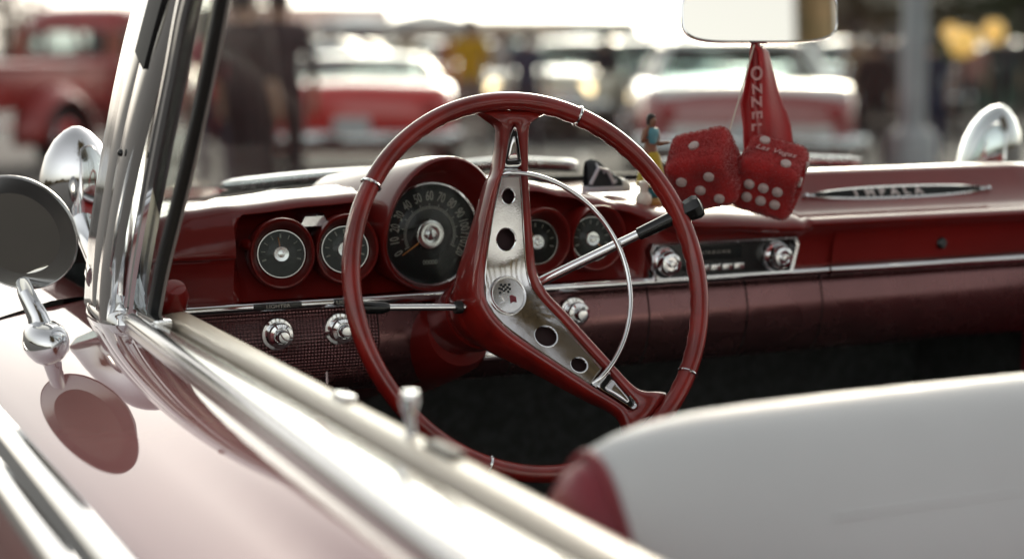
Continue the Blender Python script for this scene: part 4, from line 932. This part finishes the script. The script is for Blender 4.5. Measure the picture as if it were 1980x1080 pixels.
# ============================================================ red pickup truck
def pickup(loc, rz):
    r_ = empty('pickup_truck', loc, rz, 'old dark red pickup truck parked at the far left', 'pickup truck')
    red = mat('dull_red_truck_paint', (.34, .028, .022), .4, coat=.7, coat_rough=.1, var=.3, vscale=4)
    rust = mat('orange_brown_pillar', (.26, .06, .025), .5, var=.3, vscale=5)
    def rr_(y0, y1, w_, z, n=32, e=.5):
        o = []
        for q in range(n):
            t = 2 * math.pi * q / n; c, s = math.cos(t), math.sin(t)
            o.append(Vector((w_ * abs(c) ** e * (1 if c > 0 else -1), (y0 + y1) / 2 + (y1 - y0) / 2 * abs(s) ** e * (1 if s > 0 else -1), z)))
        return o
    build(MB().loft([rr_(-.02, 1.50, .76, .55), rr_(-.02, 1.50, .79, .85), rr_(-.01, 1.45, .78, 1.12)]), 'cab_lower', red, r_, 50)
    build(MB().loft([rr_(.10, 1.24, .70, 1.50), rr_(.09, 1.24, .705, 1.55), rr_(.14, 1.16, .66, 1.66), rr_(.30, .98, .50, 1.73), rr_(.5, .8, .2, 1.75)]), 'cab_roof', red, r_, 60)
    # rear wall around the window opening, then glass
    def rw(x, z): return Vector((x, .0 + (z - 1.12) * .25, z))
    for a in ([(-.74, 1.10), (.74, 1.10), (.72, 1.20), (-.72, 1.20)], [(-.70, 1.46), (.70, 1.46), (.68, 1.52), (-.68, 1.52)]):
        build(MB().add([rw(*p) for p in a] + [rw(*p) + Vector((0, .03, 0)) for p in a], [(0, 1, 2, 3), (7, 6, 5, 4), (0, 4, 5, 1), (2, 6, 7, 3), (1, 5, 6, 2), (3, 7, 4, 0)]), 'rear_wall', red, r_)
    for s in (-1, 1):
        a = [(s * .52, 1.19), (s * .735, 1.19), (s * .70, 1.47), (s * .50, 1.47)]
        build(MB().add([rw(*p) for p in a] + [rw(*p) + Vector((0, .04, 0)) for p in a], [(0, 1, 2, 3), (7, 6, 5, 4), (0, 4, 5, 1), (2, 6, 7, 3), (1, 5, 6, 2), (3, 7, 4, 0)]), 'rear_corner', rust, r_)
        build(MB().tube([(s * .755, .62, 1.10), (s * .70, .62, 1.52)], .035, 8), 'door_pillar', red, r_)
        build(MB().tube([(s * .74, 1.42, 1.10), (s * .67, 1.16, 1.54)], .04, 8), 'screen_pillar', red, r_)
        build(MB().add([(s * .755, .12, 1.11), (s * .755, 1.40, 1.11), (s * .69, 1.18, 1.50), (s * .70, .16, 1.50)], [(0, 1, 2, 3)]), 'side_glass', M['carglass'], r_)
        # step-side rear fender and front fender: swept bulbs
        for y, k_, nm in ((-1.12, 1.0, 'rear_fender'), (2.25, 1.05, 'front_fender')):
            rg_ = []
            for q in range(15):
                t = math.pi * (-.06 + 1.12 * q / 14); cy, cz = math.cos(t), math.sin(t)
                ring = []
                for e in range(9):
                    u = e / 8 * math.pi; xo_ = .60 + (.30 * math.sin(u)) * (1 if e < 8 else 1)
                    rad_ = .40 + .13 * math.sin(min(u, math.pi / 2)) if u < math.pi / 2 else .53 - .0 * u
                    rad_ = .53 - .15 * (u / math.pi) ** 2
                    ring.append(Vector((s * (.58 + .32 * (u / math.pi) ** .6), y + cy * rad_ * k_ * 1.08, .40 + cz * rad_ * k_)))
                rg_.append(ring)
            fo = build(MB().loft(rg_, False, False), nm, red, r_, 70); m_ = fo.modifiers.new('s', 'SOLIDIFY'); m_.thickness = .015
            t = build(tyre_me, 'wheel', M['black'], r_, 40); t.location = (s * .74, y, .36)
            build(MB().lathe([(.20, .085), (.19, .10), (.10, .115), (0, .12)], (0, 0, 0), (s, 0, 0), 20), 'hub_cap', M['chrome'], t)
        build(MB().box((s * .63, -1.10, .88), (.04, 2.05, .42)), 'bed_side', red, r_, bevel=.008)
        build(MB().tube([(s * .65, -2.14, 1.11), (s * .65, -.06, 1.11)], .036, 12), 'bed_rail', red, r_)
        build(MB().lathe([(.055, 0), (.055, .03), (.03, .05), (0, .055)], (s * .72, -2.12, .80), (0, -1, 0), 16), 'tail_light', mat('truck_lens', (.3, .02, .02), .3), r_)
        build(MB().box((s * .80, .75, .42), (.24, 1.5, .05)), 'running_board', red, r_, bevel=.01)
        build(MB().lathe([(.10, 0), (.10, .03), (.07, .06), (0, .07)], (s * .62, 2.78, .86), (0, 1, 0), 20), 'headlight', M['chrome'], r_)
    build(MB().add([rw(-.52, 1.19), rw(.52, 1.19), rw(.50, 1.47), rw(-.50, 1.47)], [(0, 1, 2, 3)]), 'rear_glass', M['carglass'], r_)
    build(MB().add([(-.70, 1.46, 1.12), (.70, 1.46, 1.12), (.64, 1.20, 1.52), (-.64, 1.20, 1.52)], [(0, 1, 2, 3)]), 'windscreen_glass', M['carglass'], r_)
    build(MB().box((0, -2.14, .90), (1.30, .045, .40)), 'tailgate', red, r_, bevel=.008)
    build(MB().box((0, -1.1, .68), (1.24, 2.0, .04)), 'bed_floor', mat('worn_bed_wood', (.12, .08, .05), .8, var=.4, vscale=8), r_)
    build(MB().loft([rr_(1.3, 1.5, .70, .5, e=.6)] and [[Vector((math.cos(t) * w_, y, .55 + max(0, math.sin(t)) * hh)) for t in [math.pi * q / 14 for q in range(15)]] for y, w_, hh in ((1.42, .66, .58), (1.9, .55, .60), (2.5, .46, .56), (2.8, .40, .46), (2.88, .30, .34))], False, False), 'hood', red, r_, 60)
    build(MB().box((0, 2.84, .70), (.7, .06, .34)), 'grille', M['chrome_soft'], r_, bevel=.02)
    for y in (-2.32, 3.05):
        build(MB().box((0, y, .50), (1.75, .05, .16)), 'bumper', mat('white_bumper_paint', (.62, .64, .66), .4), r_, bevel=.015)
    return r_
pickup(G(130, 19.5), H - R(22))

# ============================================================ people
P_ = 'people walking among the parked cars'
person(G(478, 13.2), H + R(150), 1.76, 'person in dark maroon clothes just right of the windscreen pillar', ((.030, .020, .022), (.028, .020, .022)), {'step': .1}, None, None, False, P_)
person(G(545, 13.8), H + R(200), 1.78, 'person in dark clothes beside the bright red car', ((.045, .034, .040), (.030, .022, .026)), {'arm_r': 2}, None, None, False, P_)
person(G(418, 15.0), H + R(170), 1.62, 'person in a crimson shirt half hidden by the windscreen pillar', ((.40, .02, .05), (.06, .05, .07)), {}, None, None, True, P_)
person(G(910, 22), H + R(180), 1.66, 'person in a bright yellow shirt above the steering wheel', ((.60, .36, .02), (.30, .24, .22)), {'arm_l': 2}, None, None, False, P_)
person(G(1018, 21.5), H + R(190), 1.52, 'person in a navy shirt right of the one in yellow', ((.06, .065, .10), (.06, .05, .06)), {'step': .1}, M['skin2'], None, False, P_)
person(G(965, 27), H + R(10), 1.6, 'person in pale grey between the yellow and navy shirts', ((.40, .36, .36), (.10, .09, .10)), {}, None, None, False, P_)
person(G(1688, 19), H + R(175), 1.42, 'person in dark brown right of the white-roofed car', ((.035, .022, .020), (.03, .025, .025)), {}, M['skin2'], None, False, P_)
person(G(1718, 22), H + R(160), 1.55, 'person in grey left of the pale lamp pole foot', ((.10, .09, .09), (.05, .045, .045)), {'step': .12}, None, None, False, P_)
person(G(1797, 20), H + R(185), 1.42, 'person in navy shirt and jeans right of the lamp pole', ((.025, .035, .06), (.03, .05, .10)), {'arm_r': 2, 'sleeve': 1}, None, None, False, P_)
person(G(1873, 26), H + R(170), 1.5, 'person in pale pink far right by the green fence', ((.42, .22, .20), (.05, .05, .06)), {}, None, None, False, P_)

for px, d, h, fa, lb, cs, ps in (
        (1072, 30, 1.60, 170, 'far person in white between the navy shirt and the cream car', ((.55, .53, .50), (.10, .10, .12)), {}),
        (868, 33, 1.62, 20, 'far person in rust red just left of the yellow shirt', ((.36, .09, .05), (.08, .07, .07)), {'step': .1}),
        (1168, 25, 1.50, 200, 'person in black left of the dark blue-grey car', ((.02, .02, .025), (.03, .03, .035)), {'arm_l': 2}),
        (1268, 34, 1.60, 150, 'far person in teal near the beige car', ((.06, .22, .24), (.10, .09, .08)), {}),
        (640, 30, 1.62, 190, 'far person in light blue over the bright red car', ((.30, .38, .48), (.12, .10, .10)), {}),
        (1655, 26, 1.55, 175, 'person in tan leftmost of those right of the white-roofed car', ((.30, .20, .13), (.05, .045, .04)), {}),
        (1745, 30, 1.58, 15, 'far person in off-white hidden partly by the lamp pole', ((.50, .48, .45), (.07, .07, .08)), {}),
        (1095, 38, 1.64, 175, 'far person in coral just right of the far orange car', ((.60, .20, .14), (.10, .10, .14)), {'step': .1}),
        (1190, 36, 1.66, 15, 'far person in mustard right of the person in black', ((.55, .36, .08), (.08, .07, .08)), {}),
        (985, 40, 1.68, 180, 'far person in turquoise between the yellow and navy shirts', ((.10, .36, .38), (.12, .11, .12)), {}),
        (790, 36, 1.66, 170, 'far person in cream beneath the smaller canopy', ((.58, .52, .42), (.16, .12, .10)), {}),
        (690, 40, 1.68, 195, 'far person in plum above the bright red car', ((.22, .08, .16), (.08, .07, .08)), {}),
        (1635, 36, 1.66, 10, 'far person in salmon beside the silver-blue car', ((.55, .28, .22), (.07, .07, .08)), {}),
        (1832, 32, 1.60, 175, 'far person in olive beneath the small glow globe', ((.20, .20, .08), (.06, .05, .05)), {}),
        (1940, 28, 1.55, 165, 'person in dark grey nearest the right edge', ((.05, .05, .055), (.04, .035, .035)), {'arm_r': 2})):
    person(G(px, d), H + R(fa), h, lb, cs, ps, None, None, False, P_)

# ============================================================ street furniture, buildings, trees
pl = empty('lamp_pole', G(1762, 15.5), 0, 'thick pale grey lamp pole right of the interior mirror', 'lamp pole')
pm = mat('pale_grey_pole', (.42, .43, .45), .55, var=.2, vscale=3)
build(MB().lathe([(.22, 0), (.22, .5), (.20, .55), (.115, .60), (.105, 3.0), (.09, 6.0), (0, 6.01)], (0, 0, 0), (0, 0, 1), 24), 'pole', pm, pl)
build(MB().tube([(0, 0, 5.9), (0, -.6, 6.3), (0, -1.3, 6.35)], .05, 10), 'arm', pm, pl)
build(MB().box((0, -1.5, 6.33), (.25, .5, .12)), 'lamp_head', pm, pl, bevel=.03)
def glow_globe(px, d, z, lb, rr_):  # added glowing globe on a post, stands in for blurred sunlit yellow highlights
    e = empty('added_glow_globe', G(px, d), 0, lb, 'glow_globe', 'added amber glow globes by the fence')
    build(MB().lathe([(.12, 0), (.12, .08), (.05, .12), (.04, z - .16), (.07, z - rr_), (0, z - rr_ + .01)], (0, 0, 0), (0, 0, 1), 14), 'post', M['black'], e)
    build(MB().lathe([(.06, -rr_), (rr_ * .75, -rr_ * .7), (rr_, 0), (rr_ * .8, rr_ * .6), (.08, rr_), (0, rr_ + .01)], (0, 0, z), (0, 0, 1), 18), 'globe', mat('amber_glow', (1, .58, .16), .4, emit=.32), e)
    build(MB().lathe([(rr_ * .5, 0), (rr_ * .35, .06), (0, .10)], (0, 0, z + rr_ * .9), (0, 0, 1), 14), 'cap', M['black'], e)
glow_globe(1855, 25, 1.36, 'larger added amber glow globe nearer the lamp pole', .21)
glow_globe(1830, 26, 1.50, 'small added amber glow globe left of the larger one', .12)
glow_globe(1912, 26, 1.50, 'dimmer added amber glow globe nearest the right edge', .17)
# green fence of boards
fe = empty('green_fence', G(1980, 36), H, 'low green board fence at the far right behind the people', 'fence')
gmn = mat('faded_green_paint', (.10, .24, .17), .7, var=.25, vscale=4)
for k in range(44):
    o = build(MB().box((-6.6 + k * .30, 0, .60 + random.uniform(-.01, .01)), (.285, .03, 1.1)), 'board', gmn, fe) if k == 0 else None
    if o is None:
        o = bpy.data.objects.new('board', bd); C.objects.link(o); o.parent = fe; o.location = (k * .30, 0, random.uniform(-.015, .015))
    else: bd = o.data
for k in range(8):
    build(MB().box((-6.6 + k * 1.9, .06, .62), (.10, .08, 1.24)), 'post', gmn, fe)
# low building with brown-red roof
def building(px, d, L, D, hw, hr_, rz, lb, wall, roof, nwin):
    e = empty('low_building', G(px, d), rz, lb, 'building', 'low buildings at the edge of the lot')
    build(MB().box((0, 0, hw / 2), (L, D, hw)), 'wall', mat('stucco', wall, .85, var=.2, vscale=1.5), e)
    rf = build(MB().loft([[Vector((x, -D / 2 - .5, hw)), Vector((x, 0, hr_)), Vector((x, D / 2 + .5, hw)), Vector((x, D / 2 + .5, hw - .15)), Vector((x, -D / 2 - .5, hw - .15))] for x in (-L / 2 - .5, L / 2 + .5)]), 'roof', mat('roof_tile', roof, .8, var=.35, vscale=3), e, 20)
    for k in range(nwin):
        x = -L / 2 + L * (k + .5) / nwin
        wn = build(MB().box((x, -D / 2 - .02, hw * .55), (1.2, .08, hw * .42)), 'window', M['carglass'] if False else M['blackg'], e)
        build(MB().box((x, -D / 2 - .05, hw * .55 - hw * .23), (1.4, .12, .08)), 'sill', M['white'], wn)
    return e
building(470, 72, 11, 8, 2.2, 2.95, H + R(5), 'low building with red-brown roof behind the windscreen pillar', (.40, .28, .24), (.28, .10, .08), 6)
building(925, 95, 16, 8, 2.0, 2.75, H - R(4), 'low brown building behind the person in yellow', (.30, .22, .17), (.20, .13, .09), 6)
building(1290, 100, 18, 8, 1.5, 2.0, H - R(3), 'very low tan building left of the interior mirror', (.34, .27, .20), (.24, .17, .12), 7)
building(1840, 60, 8, 9, 2.6, 4.0, H + R(6), 'brown building behind the trees at the right', (.16, .12, .09), (.10, .08, .06), 5)
# canopies
def canopy(px, d, w_, lb, c):
    e = empty('event_canopy', G(px, d), H + R(8), lb, 'canopy', 'pop-up canopies across the lot')
    cm = mat('canopy_cloth', c, .8, var=.08, vscale=2)
    build(MB().loft([[Vector((sx * w_ * k / 2, sy * w_ * k / 2, z)) for sx, sy in ((-1, -1), (1, -1), (1, 1), (-1, 1))] for k, z in ((1, 1.85), (1, 2.05), (.5, 2.20), (.02, 2.32))], True, False), 'canopy_top', cm, e, 20)
    for sx in (-1, 1):
        for sy in (-1, 1): build(MB().tube([(sx * w_ * .49, sy * w_ * .49, 0), (sx * w_ * .49, sy * w_ * .49, 1.95)], .03, 8), 'leg', M['chrome_soft'], e)
canopy(700, 58, 2.9, 'larger pale blue-white canopy left of centre', (.75, .78, .82))
canopy(828, 52, 2.2, 'smaller white canopy left of the person in yellow', (.66, .67, .68))
canopy(600, 64, 2.4, 'pinkish canopy farthest left', (.60, .45, .42))
# trees
leafm = [mat('leaf_olive', (.075, .085, .030), .7, second=(.05, .055, .02), vscale=6), mat('leaf_brown', (.11, .075, .035), .7, second=(.06, .05, .02), vscale=6)]
bark = mat('bark', (.07, .05, .04), .9, var=.4, vscale=12)
def tree(px, d, h, cr, z0, lb, lm, seed, n=2600):
    rnd = random.Random(seed)
    e = empty('tree', G(px, d), rnd.uniform(0, 6), lb, 'tree', 'trees at the edge of the lot')
    tk = MB().tube([(0, 0, 0), (.05, .02, h * .3), (-.04, .06, h * .6), (.02, 0, h * .9)], [.17, .13, .09, .03], 10)
    lim = []
    for k in range(9):
        a = rnd.uniform(0, 6.28); z = h * rnd.uniform(.3, .75); L = cr * rnd.uniform(.5, .9)
        tip = Vector((math.cos(a) * L, math.sin(a) * L, z + L * rnd.uniform(.2, .7))); lim.append(tip)
        tk.tube([(0, .03, z), (tip.x * .5, tip.y * .5, z + (tip.z - z) * .6), tip], [.06, .04, .015], 6)
    build(tk, 'trunk', bark, e)
    cl = [(t, cr * rnd.uniform(.30, .5)) for t in lim] + [(Vector((rnd.gauss(0, cr * .42), rnd.gauss(0, cr * .42), z0 + (h - z0) * rnd.random())), cr * rnd.uniform(.22, .42)) for _ in range(16)]
    lf = MB()
    for _ in range(n):
        c, r_ = rnd.choice(cl); dv = Vector((rnd.gauss(0, 1), rnd.gauss(0, 1), rnd.gauss(0, .8))).normalized() * r_ * rnd.uniform(.4, 1.05)
        p = c + dv; q = Vector((rnd.gauss(0, 1), rnd.gauss(0, 1), rnd.gauss(0, 1))).normalized(); t = q.orthogonal().normalized(); s2 = rnd.uniform(.05, .11); b2 = q.cross(t)
        lf.add([p - t * s2, p + b2 * s2 * .5, p + t * s2, p - b2 * s2 * .5], [(0, 1, 2, 3)])
    build(lf, 'crown', lm, e, 0)
tree(1650, 34, 5.2, 1.9, 1.5, 'olive-brown tree just right of the interior mirror', leafm[1], 3)
tree(1840, 38, 5.8, 2.2, 1.7, 'olive tree above the amber glow globes', leafm[0], 5)
tree(1985, 33, 4.6, 1.7, 2.2, 'dark olive tree at the right edge', leafm[0], 8)
tree(1560, 52, 4.0, 1.8, 1.2, 'brown far tree partly behind the interior mirror', leafm[1], 11)
tree(20, 46, 4.2, 2.0, .8, 'far tree at the left edge behind the pickup', leafm[1], 14)
tree(450, 60, 4.4, 1.6, 1.0, 'far tree behind the person in dark maroon', leafm[1], 17)
# far trees around the lot and an added near stand, met in the mirrors and chrome
rnd = random.Random(21); wd = MB()
for k in range(9000):
    a = rnd.uniform(R(80), R(285)); 
    rr_ = rnd.uniform(55, 70); hh = 2.4 + 1.0 * math.sin(a * 7) + .7 * math.sin(a * 17 + 1)
    p = Vector((CAM.x + math.sin(a + YAW) * rr_, CAM.y + math.cos(a + YAW) * rr_, hh * rnd.random() ** .7)); t = Vector((rnd.gauss(0, 1), rnd.gauss(0, 1), rnd.gauss(0, 1))).normalized() * rnd.uniform(.4, .9); b2 = t.orthogonal().normalized() * .5
    wd.add([p - t, p + b2, p + t, p - b2], [(0, 1, 2, 3)])
for k in range(7000):      # unseen taller stand added close behind to darken chrome reflections
    a = rnd.gauss(R(160), R(11)); rr_ = rnd.uniform(9, 17); hh = 21 + 3 * math.sin(a * 9)
    z = 8 + (hh - 8) * rnd.random()
    p = Vector((CAM.x + math.sin(a) * rr_, CAM.y + math.cos(a) * rr_, z)); t = Vector((rnd.gauss(0, 1), rnd.gauss(0, 1), rnd.gauss(0, 1))).normalized() * rnd.uniform(.15, .4); b2 = t.orthogonal().normalized() * .2
    wd.add([p - t, p + b2, p + t, p - b2], [(0, 1, 2, 3)])
for k in range(9):
    a = R(125 + k * 6); rr_ = 14 + (k * 7) % 5; wd.tube([(CAM.x + math.sin(a) * rr_, CAM.y + math.cos(a) * rr_, z) for z in (0, 6, 14)], [.3, .22, .08], 8)
wo2 = build(wd, 'wood_with_added_stand', leafm[1], None, 0); tag(wo2, 'distant belt of trees plus an added unseen stand behind the camera', 'woodland', None, 'stuff')
